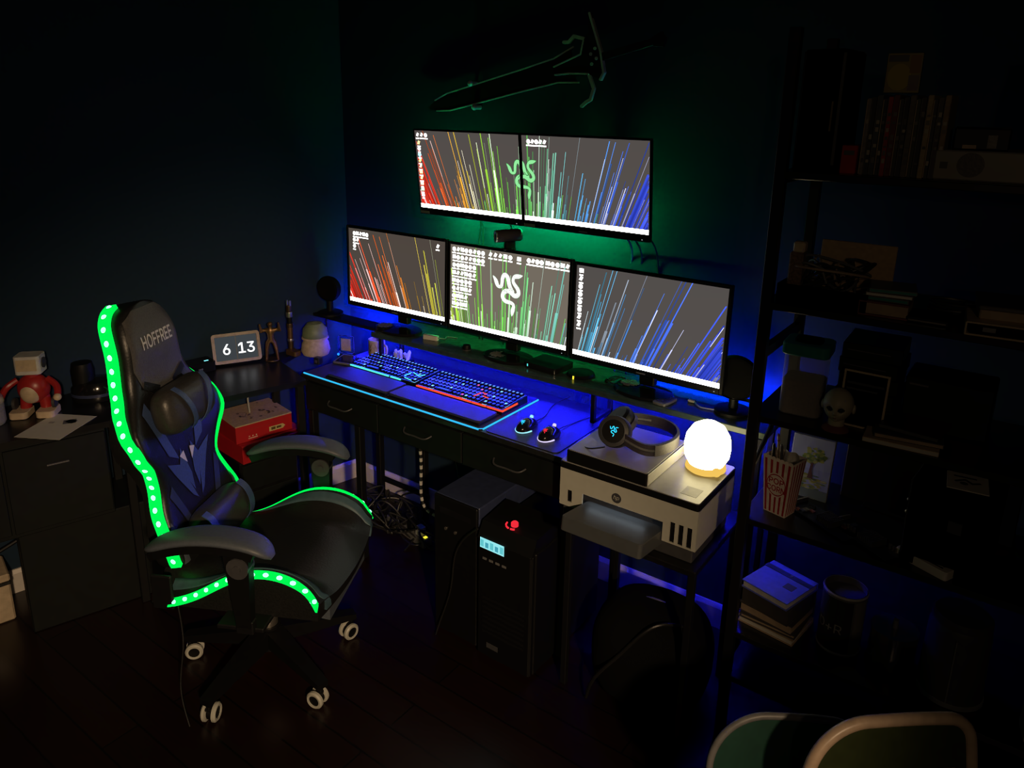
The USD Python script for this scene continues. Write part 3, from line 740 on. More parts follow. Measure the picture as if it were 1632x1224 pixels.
# ================================================================== printer on its stand, headset, night light
t = thing('printer_stand', 'low black side table under the printer', 'side table', (1.62, -0.60, 0))
part(t, 'table_top', bb(0, 0.47, 0, 0.42, 0.618, 0.638, 0.003), 'black_wood')
for x in (0.014, 0.44):
    for y in (0.02, 0.38):
        part(t, 'leg', bb(x, x + 0.022, y, y + 0.022, 0, 0.618), 'black_metal')
t = thing('printer', 'cream white tank printer with a dark scanner on top, beside the desk', 'printer', (1.60, -0.57, 0.638))
PW, PD = 0.472, 0.30
z0, z1 = 0.046, 0.178
part(t, 'base', bb(0.01, PW - 0.01, 0.006, PD - 0.01, 0, z0, 0.003), 'dark_grey')
front = sbox(0, z0, PW, z1).difference(sbox(0.085, z0 - 0.01, 0.365, 0.108)).difference(sbox(0.028, z0 + 0.016, 0.046, 0.105))
for k in range(3): front = front.difference(sbox(0.388 + k * 0.027, z0 + 0.004, 0.388 + k * 0.027 + 0.016, 0.118))
part(t, 'front_panel', basis(prism(front, 0.006), (0, 0.0, 0), (1, 0, 0), (0, 0, 1), (0, 1, 0)), 'printer_white', smooth=False)
part(t, 'body', cat(bb(0, 0.004, 0.006, PD, z0, z1, 0), bb(PW - 0.004, PW, 0.006, PD, z0, z1, 0), bb(0, PW, PD - 0.004, PD, z0, z1, 0), bb(0, PW, 0.006, PD, z1 - 0.003, z1, 0)), 'printer_white', smooth=False)
part(t, 'inner_box', bb(0.09, 0.377, 0.012, 0.2, 0.05, 0.145, 0), 'dark_grey') if False else None
part(t, 'inner_back', bb(0.02, PW - 0.01, 0.10, 0.108, z0, z1 - 0.004, 0), 'dark_grey')
part(t, 'tank_window', bb(0.026, 0.048, 0.005, 0.012, z0 + 0.012, 0.108, 0), 'gloss_black')
for k in range(3): part(t, 'tank_window', bb(0.386 + k * 0.027, 0.386 + k * 0.027 + 0.02, 0.005, 0.012, z0 + 0.002, 0.121, 0), 'gloss_black')
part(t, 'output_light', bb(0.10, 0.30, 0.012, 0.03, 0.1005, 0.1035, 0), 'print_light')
part(t, 'paper_tray', rot(rbox((0.225, -0.05, 0.052), (0.274, 0.17, 0.046), 0.012), -8, (1, 0, 0), (0, 0, 0.075)), 'printer_grey', 'dark grey paper tray sticking out of the front')
part(t, 'lid', rbox((PW / 2, PD / 2 - 0.002, 0.19), (PW + 0.004, PD + 0.004, 0.022), 0.01), 'black_plastic')
part(t, 'lid_plate', rbox((PW / 2, PD / 2 - 0.002, 0.2025), (PW, PD, 0.003), 0.01), 'lid_grey')
part(t, 'scanner_block', rbox((0.162, PD / 2 - 0.002, 0.224), (0.286, PD - 0.004, 0.04), 0.008), 'black_plastic', 'raised black scanner box')
part(t, 'scanner_plate', rbox((0.162, PD / 2 - 0.002, 0.2455), (0.28, PD - 0.01, 0.003), 0.008), 'lid_grey')
part(t, 'scanner_edge', bb(0.303, 0.3065, 0.004, PD - 0.008, 0.206, 0.243, 0.001), 'printer_white')
part(t, 'touch_pad', bb(0.40, 0.45, 0.03, 0.085, 0.2035, 0.2045, 0), 'grey_plastic')
lg = Point(0, 0).buffer(0.0165).difference(affinity.scale(affinity.skew(text_shape('hp', 0.0165, True), 16), 0.8, 0.8))
part(t, 'maker_logo', basis(prism(lg, 0.001), (0.207, -0.0004, 0.134), (1, 0, 0), (0, 0, 1), (0, -1, 0)), 'dark_grey')
part(t, 'lid_button', bb(0.13, 0.16, 0.0, 0.004, 0.208, 0.212), 'grey_plastic') if False else None

t = thing('night_light', 'glowing rounded white night light with a yellow foot on the printer', 'lamp', (2.0, -0.345, 0.8425), -20)
part(t, 'shade', lathe([(0.0, 0.022), (0.055, 0.022), (0.07, 0.05), (0.073, 0.082), (0.068, 0.115), (0.05, 0.145), (0.025, 0.16), (0.0, 0.164)], 40), 'lamp_shell')
part(t, 'foot', lathe([(0.0, 0), (0.055, 0), (0.064, 0.007), (0.062, 0.018), (0.054, 0.023), (0, 0.023)], 36), 'lamp_base')
part(t, 'knob', sph((0.06, -0.02, 0.018), 0.014, 2), 'lamp_base')

hx, hy, hz = 1.74, -0.46, 0.638 + 0.247
t = thing('headset', 'black over-ear headset with a glowing cyan emblem lying on the scanner', 'headset', (hx, hy, hz), 0)
def cup(c, n, r, th):
    n = np.array(n, float) / np.linalg.norm(n); c = np.array(c)
    u, w, d = frame(n)
    def dish(prof):
        m = lathe(prof, 36); m.vertices = c + m.vertices[:, :1] * u + m.vertices[:, 1:2] * w + m.vertices[:, 2:3] * d; return m
    return dish
n1 = np.array([0.2, -0.88, 0.42])
d1 = cup((0.0, -0.02, 0.062), n1, 0.05, 0.03)
c1 = part(t, 'ear_cup', d1([(0.0, -0.018), (0.046, -0.018), (0.052, -0.006), (0.05, 0.01), (0.042, 0.018), (0.0, 0.02)]), 'black_plastic')
part(t, 'cup_ring', d1([(0.036, 0.018), (0.047, 0.012), (0.049, 0.016), (0.038, 0.0215)]), 'dark_grey')
part(t, 'ear_cushion', d1([(0.02, -0.042), (0.044, -0.042), (0.052, -0.032), (0.05, -0.02), (0.02, -0.018)]), 'foam_black')
u, w, d = frame(n1 / np.linalg.norm(n1))
up_ = np.array([0.1, 0.43, 0.9]); up_ -= (n1 / np.linalg.norm(n1)) * (up_ @ (n1 / np.linalg.norm(n1))); up_ /= np.linalg.norm(up_)
nn = n1 / np.linalg.norm(n1)
part(t, 'emblem', basis(prism(emblem(0.034), 0.002), np.array((0.0, -0.02, 0.062)) + nn * 0.0195, np.cross(up_, nn), up_, nn), 'logo_cyan')
n2 = np.array([-0.5, -0.4, 0.75])
d2 = cup((-0.03, 0.07, 0.066), n2, 0.05, 0.03)
part(t, 'ear_cup', d2([(0.0, -0.018), (0.046, -0.018), (0.052, -0.006), (0.05, 0.01), (0.042, 0.018), (0.0, 0.02)]), 'black_plastic')
part(t, 'ear_cushion', d2([(0.02, -0.042), (0.044, -0.042), (0.052, -0.032), (0.05, -0.02), (0.02, -0.018)]), 'foam_black')
arc = spline([(0.045, -0.03, 0.05), (0.11, -0.01, 0.026), (0.155, 0.06, 0.026), (0.15, 0.14, 0.03), (0.09, 0.19, 0.034), (0.02, 0.165, 0.045), (-0.02, 0.11, 0.06)], 48)
part(t, 'headband', ribbon(arc, (0.0, 0.0, 1.0), 0.038, 0.008), 'foam_black')
part(t, 'band_shell', ribbon(arc[10:30] + np.array([0.005, -0.004, 0]), (0, 0, 1.0), 0.036, 0.004), 'leather_grey')
part(t, 'yoke', cat(tube(arc[:12], 0.008, 8), tube(arc[38:], 0.008, 8)), 'dark_grey')
part(t, 'cable', tube(spline([(-0.01, -0.06, 0.02), (-0.06, -0.07, 0.004), (-0.12, -0.03, -0.02), (-0.17, 0.0, -0.082), (-0.2, 0.1, -0.083)], 24), 0.0025, 6), 'cable_black')
solo('cable', 'thin pale cable hanging behind the night light', 'cable', tube(spline([(1.93, WY - 0.012, 0.93), (1.925, WY - 0.014, 0.85), (1.92, WY - 0.012, 0.7), (1.90, WY - 0.014, 0.4)], 20), 0.004, 6), 'cable_white')

# ================================================================== things on the riser
def puck(name, label, x, y, r, h, top):
    t = thing(name, label, 'speaker', (x, y, RZ))
    part(t, 'body', lathe([(0, 0), (r * 0.94, 0), (r, h * 0.25), (r * 0.97, h * 0.8), (r * 0.85, h), (0, h)], 36, sy=0.85), 'gloss_black')
    part(t, 'grille', cat(*[bb(-r * 0.7 * math.sqrt(max(0, 1 - (k / 3.2) ** 2)), r * 0.7 * math.sqrt(max(0, 1 - (k / 3.2) ** 2)), r * (0.2 * k - 0.05), r * (0.2 * k + 0.05), h - 0.001, h + 0.002, 0) for k in range(-3, 4)]), 'grey_plastic')
puck('smart_speaker', 'small round black speaker with a slotted top in front of the red streaked monitor', 0.375, -0.135, 0.05, 0.02, 1)
puck('smart_speaker', 'small round black speaker with a slotted top below the emblem on the middle monitor', 1.02, -0.135, 0.05, 0.016, 1)
t = thing('clip_gadget', 'small green lit gadget with a looped lead on the shelf under the left monitor', 'gadget', (0.64, -0.12, RZ), 12)
part(t, 'body', rbox((0, 0, 0.01), (0.075, 0.022, 0.02), 0.008), 'white_plastic'); part(t, 'lead', tube(spline([(0.035, 0, 0.012), (0.06, 0.02, 0.006), (0.05, 0.05, 0.004), (0.1, 0.06, 0.004)], 16), 0.003, 6), 'cable_grey')
t = thing('knob', 'small round black knob on the edge of the shelf', 'knob', (0.85, -0.13, RZ))
part(t, 'body', lathe([(0, 0), (0.017, 0), (0.018, 0.01), (0.015, 0.02), (0, 0.021)], 24), 'black_plastic'); part(t, 'foot', lathe([(0, 0), (0.02, 0), (0.02, 0.003), (0, 0.003)], 24), 'dark_grey')
t = thing('router', 'flat square black box with a tiny green light on the shelf', 'router', (1.245, -0.10, RZ), -4)
part(t, 'body', rbox((0, 0, 0.012), (0.15, 0.13, 0.024), 0.012), 'gloss_black'); part(t, 'light', bb(-0.06, -0.055, -0.066, -0.064, 0.008, 0.018, 0), 'key_cyan')
t = thing('hub', 'round flat black disc with a yellow light at its front on the shelf', 'hub', (1.393, -0.105, RZ))
part(t, 'body', lathe([(0, 0), (0.05, 0), (0.055, 0.006), (0.05, 0.014), (0, 0.016)], 36), 'gloss_black')
emit('dot_yellow', (1.0, 0.85, 0.05), 1.0)
part(t, 'light', bb(-0.003, 0.003, -0.058, -0.054, 0.001, 0.014, 0), 'dot_yellow')
t = thing('earphones', 'tangled black earphones lying on the shelf under the right monitor', 'earphones', (1.545, -0.10, RZ))
q = [(0.03 * math.cos(a * 1.9) * (1 + 0.3 * math.sin(a * 3.1)), 0.022 * math.sin(a * 2.3), 0.004 + 0.02 * abs(math.sin(a * 1.3))) for a in np.linspace(0, 6, 14)]
part(t, 'lead', tube(spline(q, 80), 0.0022, 6), 'cable_black'); part(t, 'earbud', sph((0.034, -0.02, 0.008), 0.008, 2), 'gloss_black'); part(t, 'earbud', sph((-0.036, -0.012, 0.008), 0.008, 2), 'gloss_black')
puck('smart_speaker', 'small round black speaker with a slotted top under the blue streaked monitor', 1.60, -0.10, 0.05, 0.018, 1)
t = thing('remote', 'small grey keypad remote on the right end of the shelf', 'remote', (1.765, -0.155, RZ), -8)
part(t, 'body', rbox((0, 0, 0.005), (0.05, 0.085, 0.01), 0.006), 'grey_plastic')
for r_ in range(4):
    for k in range(2): part(t, 'button', bb(-0.018 + k * 0.02, -0.004 + k * 0.02, -0.03 + r_ * 0.017, -0.018 + r_ * 0.017, 0.009, 0.0115, 0), 'dark_grey')
t = thing('charging_cable', 'short cable with a white connector near the right end of the shelf', 'cable', (1.84, -0.10, RZ))
part(t, 'connector', bb(-0.012, 0.012, -0.006, 0.006, 0.001, 0.011), 'white_plastic'); part(t, 'lead', tube(spline([(0.012, 0, 0.006), (0.05, -0.03, 0.004), (0.1, -0.02, 0.004), (0.14, -0.04, 0.004)], 16), 0.0028, 6), 'cable_white')

def disc_speaker(name, label, x, y, zc, r, face, zb):
    t = thing(name, label, 'speaker', (x, y, zb), face)
    h = zc - zb
    m = lathe([(0, -0.02), (r * 0.9, -0.018), (r, 0), (r * 0.95, 0.014), (r * 0.8, 0.02), (0, 0.012)], 44)
    part(t, 'disc', mv(rot(m, 90, (1, 0, 0)), 0, 0, h), 'cloth_black')
    part(t, 'rim', mv(rot(lathe([(r * 0.93, 0.012), (r * 1.0, 0.004), (r * 1.015, 0.008), (r * 0.95, 0.019)], 44), 90, (1, 0, 0)), 0, 0, h), 'black_plastic')
    part(t, 'stem', cyl((0, 0, 0.01), (0, 0, h - r * 0.9), 0.016, 16), 'black_plastic')
    part(t, 'base', lathe([(0, 0), (0.062, 0), (0.062, 0.01), (0.05, 0.016), (0, 0.018)], 32), 'black_plastic')
disc_speaker('round_speaker', 'round black disc speaker on a stem at the corner end of the shelf', -0.018, -0.115, 1.078, 0.062, 12, RZ)
disc_speaker('round_speaker', 'round black disc speaker behind the tall shelf unit', 1.985, -0.09, 1.075, 0.078, 8, RZ)

# ================================================================== computers under the desk, cables, bag
t = thing('computer', 'black tower computer with a small lit display and red lights on top', 'computer', (1.315, -0.65, 0))
cw = 0.24
part(t, 'case', bb(0, cw, 0.02, 0.47, 0.02, 0.50, 0.004), 'black_plastic')
part(t, 'front_panel', bb(0.004, cw - 0.004, 0.0, 0.022, 0.015, 0.50, 0.008), 'black_plastic')
crown = trimesh.convex.convex_hull(np.array([(x, y, z) for x in (0.006, cw - 0.006) for y, z in ((0.0, 0.49), (0.03, 0.545), (0.17, 0.565), (0.21, 0.5))]))
part(t, 'crown', crown, 'black_plastic')
it = [(sbox(-0.052, -0.02, 0.052, 0.02), (0.3, 0.8, 0.85), 0)]
for k in range(5): it.append((affinity.translate(text_shape('62°41'[k], 0.022, True), -0.04 + 0.02 * k, 0), (0.03, 0.12, 0.16) if k % 2 else (0.02, 0.25, 0.35), 1))
it = it[:1] + [(sbox(-0.05 + 0.021 * k, -0.014, -0.036 + 0.021 * k, 0.012 - 0.006 * (k % 2)), (0.06, 0.35, 0.45) if k % 2 else (0.12, 0.55, 0.6), 1) for k in range(5)]
flat_print(t, 'display', (0.07, -0.001, 0.478), (1, 0, 0), (0, 0, 1), it, 'screen')
for k in range(8): part(t, 'vent_slat', bb(0.03, cw - 0.03, -0.003, 0.002, 0.26 - 0.02 * k, 0.268 - 0.02 * k, 0), 'black_metal')
for k in range(4): part(t, 'port', bb(0.03 + 0.028 * k, 0.047 + 0.028 * k, -0.002, 0.002, 0.415, 0.423, 0), 'grey_plastic')
part(t, 'bottom_badge', bb(0.05, 0.1, -0.002, 0.002, 0.06, 0.08, 0.0005), 'dark_grey')
cz_ = np.array([0.125, 0.055, 0.552])
part(t, 'power_button', mv(lathe([(0, 0), (0.013, 0), (0.013, 0.012), (0.009, 0.016), (0, 0.017)], 20), *cz_), 'red_button')
for k, a in enumerate((200, 245, 290)):
    a0 = np.linspace(R(a - 15), R(a + 15), 6)
    part(t, 'button_arc', tube(np.stack([cz_[0] + 0.03 * np.cos(a0), cz_[1] + 0.03 * np.sin(a0), np.full(6, cz_[2] + 0.0035)], 1), 0.0035, 6), 'red_button')
for k in range(4): part(t, 'side_light', bb(cw - 0.001, cw + 0.002, 0.24, 0.247, 0.31 - 0.033 * k, 0.317 - 0.033 * k, 0), 'dot_white')
t = thing('computer', 'plain older black tower computer at the chair side of the lit one', 'computer', (1.095, -0.625, 0))
part(t, 'case', bb(0, 0.205, 0.012, 0.43, 0.015, 0.575, 0.004), 'pcblue')
part(t, 'front_panel', bb(0.002, 0.203, 0, 0.014, 0.01, 0.575, 0.004), 'black_plastic')
for x in (0.06, 0.105): part(t, 'jack', cyl((x, -0.004, 0.455 - x * 0.05), (x, 0.002, 0.455 - x * 0.05), 0.006, 12), 'steel')
part(t, 'drive_slot', bb(0.03, 0.175, -0.002, 0.002, 0.51, 0.535, 0), 'gloss_black')
for k in range(4): part(t, 'foot', bb(0.01 + 0.165 * (k % 2), 0.03 + 0.165 * (k % 2), 0.02 + 0.36 * (k // 2), 0.05 + 0.36 * (k // 2), 0, 0.016, 0), 'black_plastic')
solo('cable', 'thin black lead dangling down the front of the older computer', 'cable', tube(spline([(1.33, -0.66, 0.53), (1.27, -0.655, 0.47), (1.22, -0.65, 0.38), (1.20, -0.648, 0.25), (1.15, -0.65, 0.08), (1.13, -0.66, 0.004)], 30), 0.0028, 6), 'cable_black')
solo('patterned_cable', 'black and white striped cable hanging under the desk', 'cable', tube(spline([(0.86, -0.44, 0.64), (0.865, -0.44, 0.5), (0.90, -0.45, 0.36), (1.0, -0.43, 0.34), (1.08, -0.42, 0.35)], 40), 0.006, 8), 'cable_black')
ps = spline([(0.86, -0.44, 0.64), (0.865, -0.44, 0.5), (0.90, -0.45, 0.36), (1.0, -0.43, 0.34), (1.08, -0.42, 0.35)], 61)
for k in range(1, 60, 4): part(T('/World/patterned_cable'), 'stripe', tube(ps[k:k + 3], 0.0066, 8), 'cable_white')
cg = random.Random(4)
for k in range(9):
    cx, cy = 0.22 + 0.055 * k, -0.20 - 0.012 * k + 0.04 * (k % 3)
    n = 9
    p = [(cx + cg.uniform(-0.11, 0.13), cy + cg.uniform(-0.09, 0.1), max(0.008, cg.uniform(0.0, 0.17) * math.sin(math.pi * j / (n - 1)) + 0.008)) for j in range(n)]
    solo('cable', ['tangled black power cable closest to the room corner under the desk', 'tangled black power cable second from the room corner'][k] if k < 2 else 'tangled black power cable in the middle of the heap under the desk', 'cable', tube(spline(p, 90), 0.0045, 6), 'cable_black', group='tangled cables under the desk')
for k, (x, y, z) in enumerate(((0.30, -0.12, 0.45), (0.52, -0.14, 0.5))):
    solo('cable', ['long black cable sagging across the wall behind the drawers near the corner', 'long black cable sagging behind the middle drawer'][k], 'cable', tube(spline([(x - 0.25, 0.02, z + 0.1), (x - 0.1, 0.03, z - 0.04), (x + 0.1, 0.02, z - 0.12), (x + 0.2, -0.02, 0.2), (x + 0.22, -0.1, 0.006)], 30), 0.004, 6), 'cable_black')
t = thing('power_strip', 'grey power strip with plugs among the cables under the desk', 'power strip', (0.56, -0.20, 0), -12)
part(t, 'body', rbox((0, 0, 0.02), (0.3, 0.055, 0.04), 0.01), 'grey_plastic')
for k in range(4): part(t, 'plug', rbox((-0.1 + 0.065 * k, 0, 0.06), (0.04, 0.035, 0.04), 0.006), 'white_plastic' if k == 3 else 'black_plastic')
part(t, 'switch_light', bb(0.125, 0.14, -0.008, 0.008, 0.039, 0.043, 0), 'dot_yellow')
t = thing('adapter', 'grey plastic adapter lying under the middle drawer', 'adapter', (0.80, -0.19, 0), 20)
part(t, 'body', rbox((0, 0, 0.03), (0.12, 0.07, 0.06), 0.012), 'grey_plastic'); part(t, 'lead', tube(spline([(0.06, 0, 0.03), (0.12, 0.02, 0.01), (0.18, -0.02, 0.005)], 12), 0.004, 6), 'cable_black')
t = thing('duffel_bag', 'black duffel bag slumped on the floor under the printer', 'bag', (1.90, -0.42, 0), 8)
m = trimesh.creation.icosphere(4, 1.0); v = m.vertices
v[:] = np.sign(v) * np.abs(v) ** 0.75 * np.array([0.2, 0.17, 0.19]); v *= (1 + 0.06 * (meshkit.fbm(v * 9 + 4, 3) - 0.5))[:, None]
v[:, 2] = np.maximum(v[:, 2], -0.17) + 0.17
part(t, 'body', m, 'cloth_black')
part(t, 'strap', tube(spline([(-0.17, -0.16, 0.02), (-0.14, -0.18, 0.12), (-0.06, -0.17, 0.24), (0.05, -0.12, 0.36), (0.12, -0.05, 0.33)], 24), 0.006, 8), 'leather')
part(t, 'zip', tube(spline([(-0.15, 0, 0.3), (0, 0, 0.362), (0.15, 0, 0.3)], 16), 0.004, 6), 'steel')
# ================================================================== the gaming chair
t = thing('gaming_chair', 'black gaming chair with a green LED strip round its back and seat', 'chair', (0.757, -1.125, 0), 28)
# x forward, y to the sitter's left, z up
def castor(a):
    c, s_ = math.cos(a), math.sin(a)
    r = 0.30
    def at(x, y, z): return np.array([c * x - s_ * y, s_ * x + c * y, z])
    arm = trimesh.convex.convex_hull(np.array([at(x, y, z) for x, w, z0, z1 in ((0.02, 0.032, 0.10, 0.165), (r + 0.015, 0.02, 0.078, 0.098)) for y in (-w, w) for z in (z0, z1)]))
    p = part(t, 'base_arm', arm, 'black_plastic')
    hub = at(r, 0, 0)
    ang = a + 1.9
    w_ = np.array([math.cos(ang), math.sin(ang), 0]); off = np.array([-math.sin(ang), math.cos(ang), 0]) * 0.014
    cs = part(t, 'castor', cat(cyl(hub + (0, 0, 0.055), hub + (0, 0, 0.085), 0.008, 12), cyl(hub + off - w_ * 0.008 + (0, 0, 0.03), hub + off + w_ * 0.008 + (0, 0, 0.03), 0.022, 20),
              bx(hub + off * 0.5 + np.array([0, 0, 0.05]), (0.026, 0.026, 0.012), 0.003)), 'black_plastic')
    for k in (-1, 1):
        o = hub + off + np.array([0, 0, 0.031])
        u, w, d = frame(w_ * k)
        m = lathe([(0.019, 0.024), (0.026, 0.025), (0.031, 0.020), (0.031, 0.012), (0.02, 0.009)], 28)
        m.vertices = o + m.vertices[:, :1] * u + m.vertices[:, 1:2] * w + m.vertices[:, 2:3] * d
        part(cs, 'wheel_rim', m, 'printer_white')
        m = lathe([(0, 0.02), (0.022, 0.021), (0.024, 0.01), (0, 0.01)], 24); m.vertices = o + m.vertices[:, :1] * u + m.vertices[:, 1:2] * w + m.vertices[:, 2:3] * d
        part(cs, 'wheel_hub', m, 'black_plastic')
b0 = R(-28) + math.atan2(-1.36 + 1.125, 0.80 - 0.757) 
for k in range(5): castor(R(-78 - 28) + R(1) + k * 2 * math.pi / 5)
part(t, 'gas_lift', cat(cyl((0, 0, 0.10), (0, 0, 0.24), 0.032, 24), cyl((0, 0, 0.24), (0, 0, 0.37), 0.02, 20)), 'steel')
part(t, 'lift_cover', cyl((0, 0, 0.08), (0, 0, 0.17), 0.042, 24), 'black_plastic')
part(t, 'mechanism', cat(bb(-0.12, 0.12, -0.09, 0.09, 0.37, 0.405, 0.006)), 'black_metal')
part(t, 'tilt_lever', tube([(0.02, -0.08, 0.385), (0.02, -0.2, 0.375), (0.02, -0.27, 0.372)], 0.006, 8), 'steel')

HS = 0.265
prof = np.array([(-0.25, 0.415), (-0.19, 0.43), (-0.1, 0.465), (0.0, 0.525), (0.08, 0.56), (0.15, 0.568), (0.22, 0.553), (0.275, 0.515), (0.30, 0.47)])
ps = spline(prof, 40)
def zwing(x): return np.interp(x, ps[:, 0], ps[:, 1])
def seat_top(x, y):
    """Height of the seat: a flat middle between bolsters that rise and swell along the sides."""
    a = np.clip((np.abs(y) - 0.15) / (HS - 0.15), 0, 1)
    mid = 0.49 + 0.012 * np.sin(np.clip((x + 0.2) / 0.5, 0, 1) * np.pi) - 0.06 * np.clip((x - 0.16) / 0.2, 0, 1) ** 2
    s = a * a * (3 - 2 * a)
    return mid * (1 - s) + zwing(x) * s
nx_, ny_ = 34, 33
def seat_grid(x0f, x1f, y0, y1, top, bot):
    X = np.linspace(0, 1, nx_); Y = np.linspace(y0, y1, ny_)
    V, F = [], []
    for i in range(nx_):
        for j in range(ny_):
            x = x0f(Y[j]) + (x1f(Y[j]) - x0f(Y[j])) * X[i]
            V.append((x, Y[j], top(x, Y[j])))
    n = len(V)
    for i in range(nx_):
        for j in range(ny_):
            x, y, z = V[i * ny_ + j]
            V.append((x * 0.97, y * 0.97, bot(x, y, z)))
    for i in range(nx_ - 1):
        for j in range(ny_ - 1):
            a_, b_, c_, d_ = i * ny_ + j, (i + 1) * ny_ + j, (i + 1) * ny_ + j + 1, i * ny_ + j + 1
            F += [[a_, b_, c_], [a_, c_, d_], [n + a_, n + c_, n + b_], [n + a_, n + d_, n + c_]]
    def wall(ids):
        for p_, q_ in zip(ids[:-1], ids[1:]): F.extend([[p_, n + p_, n + q_], [p_, n + q_, q_]])
    wall([j for j in range(ny_)][::1]); wall([(nx_ - 1) * ny_ + j for j in range(ny_)][::-1])
    wall([i * ny_ for i in range(nx_)][::-1]); wall([i * ny_ + ny_ - 1 for i in range(nx_)])
    return trimesh.Trimesh(np.array(V), np.array(F), process=False)
front = lambda y: 0.335 - 0.42 * y * y
part(t, 'seat', seat_grid(lambda y: -0.25, front, -HS, HS, seat_top, lambda x, y, z: 0.405 + 0.0 * x), 'leather', smooth=50)
for s_ in (-1, 1):          # the grey-blue piping bands between the seat's middle and its bolsters
    rails = []
    for y_ in (0.204, 0.213, 0.222, 0.231):
        xs = np.linspace(-0.2, float(front(y_)) - 0.004, 30)
        wob = 0.012 * np.sin((xs + 0.2) * 5.5)
        yy = y_ + wob
        r_ = [(x, s_ * y2, float(seat_top(x, y2)) + 0.005) for x, y2 in zip(xs, yy)]
        r_ += [(float(front(y_)) + 0.003, s_ * (yy[-1] - 0.004), r_[-1][2] - 0.02), (float(front(y_)) + 0.001, s_ * (yy[-1] - 0.01), 0.425)]
        rails.append(r_)
    rails = np.array(rails); nr, nc = rails.shape[:2]
    dn = rails - np.array([0, 0, 0.009]); dn[:, -2:] = rails[:, -2:] - np.array([0.009, 0, 0])
    V = np.vstack([rails.reshape(-1, 3), dn.reshape(-1, 3)]); F = []; n_o = nr * nc
    for i in range(nr - 1):
        for j in range(nc - 1):
            q = [i * nc + j, i * nc + j + 1, (i + 1) * nc + j + 1, (i + 1) * nc + j]
            F += [[q[0], q[1], q[2]], [q[0], q[2], q[3]], [n_o + q[0], n_o + q[2], n_o + q[1]], [n_o + q[0], n_o + q[3], n_o + q[2]]]
    for j in range(nc - 1):
        for i in (0, nr - 1):
            p_, q_ = i * nc + j, i * nc + j + 1; F += [[p_, n_o + p_, n_o + q_], [p_, n_o + q_, q_]]
    mm = trimesh.Trimesh(V, np.array(F), process=False); mm.fix_normals()
    part(t, 'seat_stripe', mm, 'stripe_teal', smooth=50)
part(t, 'footrest', trimesh.convex.convex_hull(np.array([(x, y, z) for x, z0, z1 in ((0.04, 0.375, 0.4), (0.30, 0.345, 0.395)) for y in (-0.17, 0.17) for z in (z0, z1)])), 'pad_grey')
part(t, 'footrest_pin', cat(cyl((0.27, -0.19, 0.40), (0.27, -0.17, 0.40), 0.008, 12), cyl((0.22, -0.19, 0.40), (0.22, -0.17, 0.40), 0.008, 12)), 'steel')

AB = R(12)
B0 = np.array([-0.2, 0, 0.48])
UP, FW = np.array([-math.sin(AB), 0, math.cos(AB)]), np.array([math.cos(AB), 0, math.sin(AB)])
hwp = np.array([(0, 0.17), (0.05, 0.205), (0.1, 0.21), (0.18, 0.195), (0.27, 0.172), (0.35, 0.195), (0.42, 0.236), (0.47, 0.238), (0.53, 0.205), (0.59, 0.165), (0.66, 0.145), (0.74, 0.138), (0.80, 0.122), (0.835, 0.095), (0.855, 0.05), (0.86, 0.0)])
TT = np.concatenate([np.linspace(0, 0.8, 44), np.linspace(0.81, 0.8599, 12)])
from scipy.interpolate import PchipInterpolator
_hw = PchipInterpolator(hwp[:, 0], hwp[:, 1])
def hw(t_): return _hw(t_)
def bfront(s, t_):
    """How far the padded front of the back stands out at s across and t up."""
    a = np.abs(s) / np.maximum(hw(t_), 1e-6)
    wing = 0.055 * np.exp(-((t_ - 0.42) / 0.13) ** 2) + 0.04 * np.exp(-((t_ - 0.08) / 0.12) ** 2)
    return 0.012 + wing * a ** 3 + 0.012 * (1 - a ** 4) - 0.02 * a ** 12 + 0.02 * np.exp(-((t_ - 0.74) / 0.09) ** 2)
def bpt(s, t_, d): return B0 + UP * t_ + FW * d + np.array([0, s, 0])
NS = 25
V, F = [], []
for t_ in TT:
    h = float(hw(t_))
    for s in np.linspace(-1, 1, NS): V.append(bpt(s * h, t_, float(bfront(s * h, t_))))
n = len(V)
for t_ in TT:
    h = float(hw(t_))
    for s in np.linspace(-1, 1, NS): V.append(bpt(s * h * 0.96, t_, -0.075 + 0.02 * abs(s) ** 4))
for i in range(len(TT) - 1):
    for j in range(NS - 1):
        a_, b_, c_, d_ = i * NS + j, i * NS + j + 1, (i + 1) * NS + j + 1, (i + 1) * NS + j
        F += [[a_, b_, c_], [a_, c_, d_], [n + a_, n + c_, n + b_], [n + a_, n + d_, n + c_]]
    for j, fl in ((0, 0), (NS - 1, 1)):
        a_, d_ = i * NS + j, (i + 1) * NS + j
        q = [[a_, d_, n + d_], [a_, n + d_, n + a_]]
        F += [x[::-1] for x in q] if fl else q
for j in range(NS - 1): F += [[j, n + j, n + j + 1], [j, n + j + 1, j + 1]]
k_ = (len(TT) - 1) * NS
for j in range(NS - 1): F += [[k_ + j, n + k_ + j + 1, n + k_ + j], [k_ + j, k_ + j + 1, n + k_ + j + 1]]
bk = trimesh.Trimesh(np.array(V), np.array(F), process=False)
back = part(t, 'backrest', bk, 'leather', smooth=45)
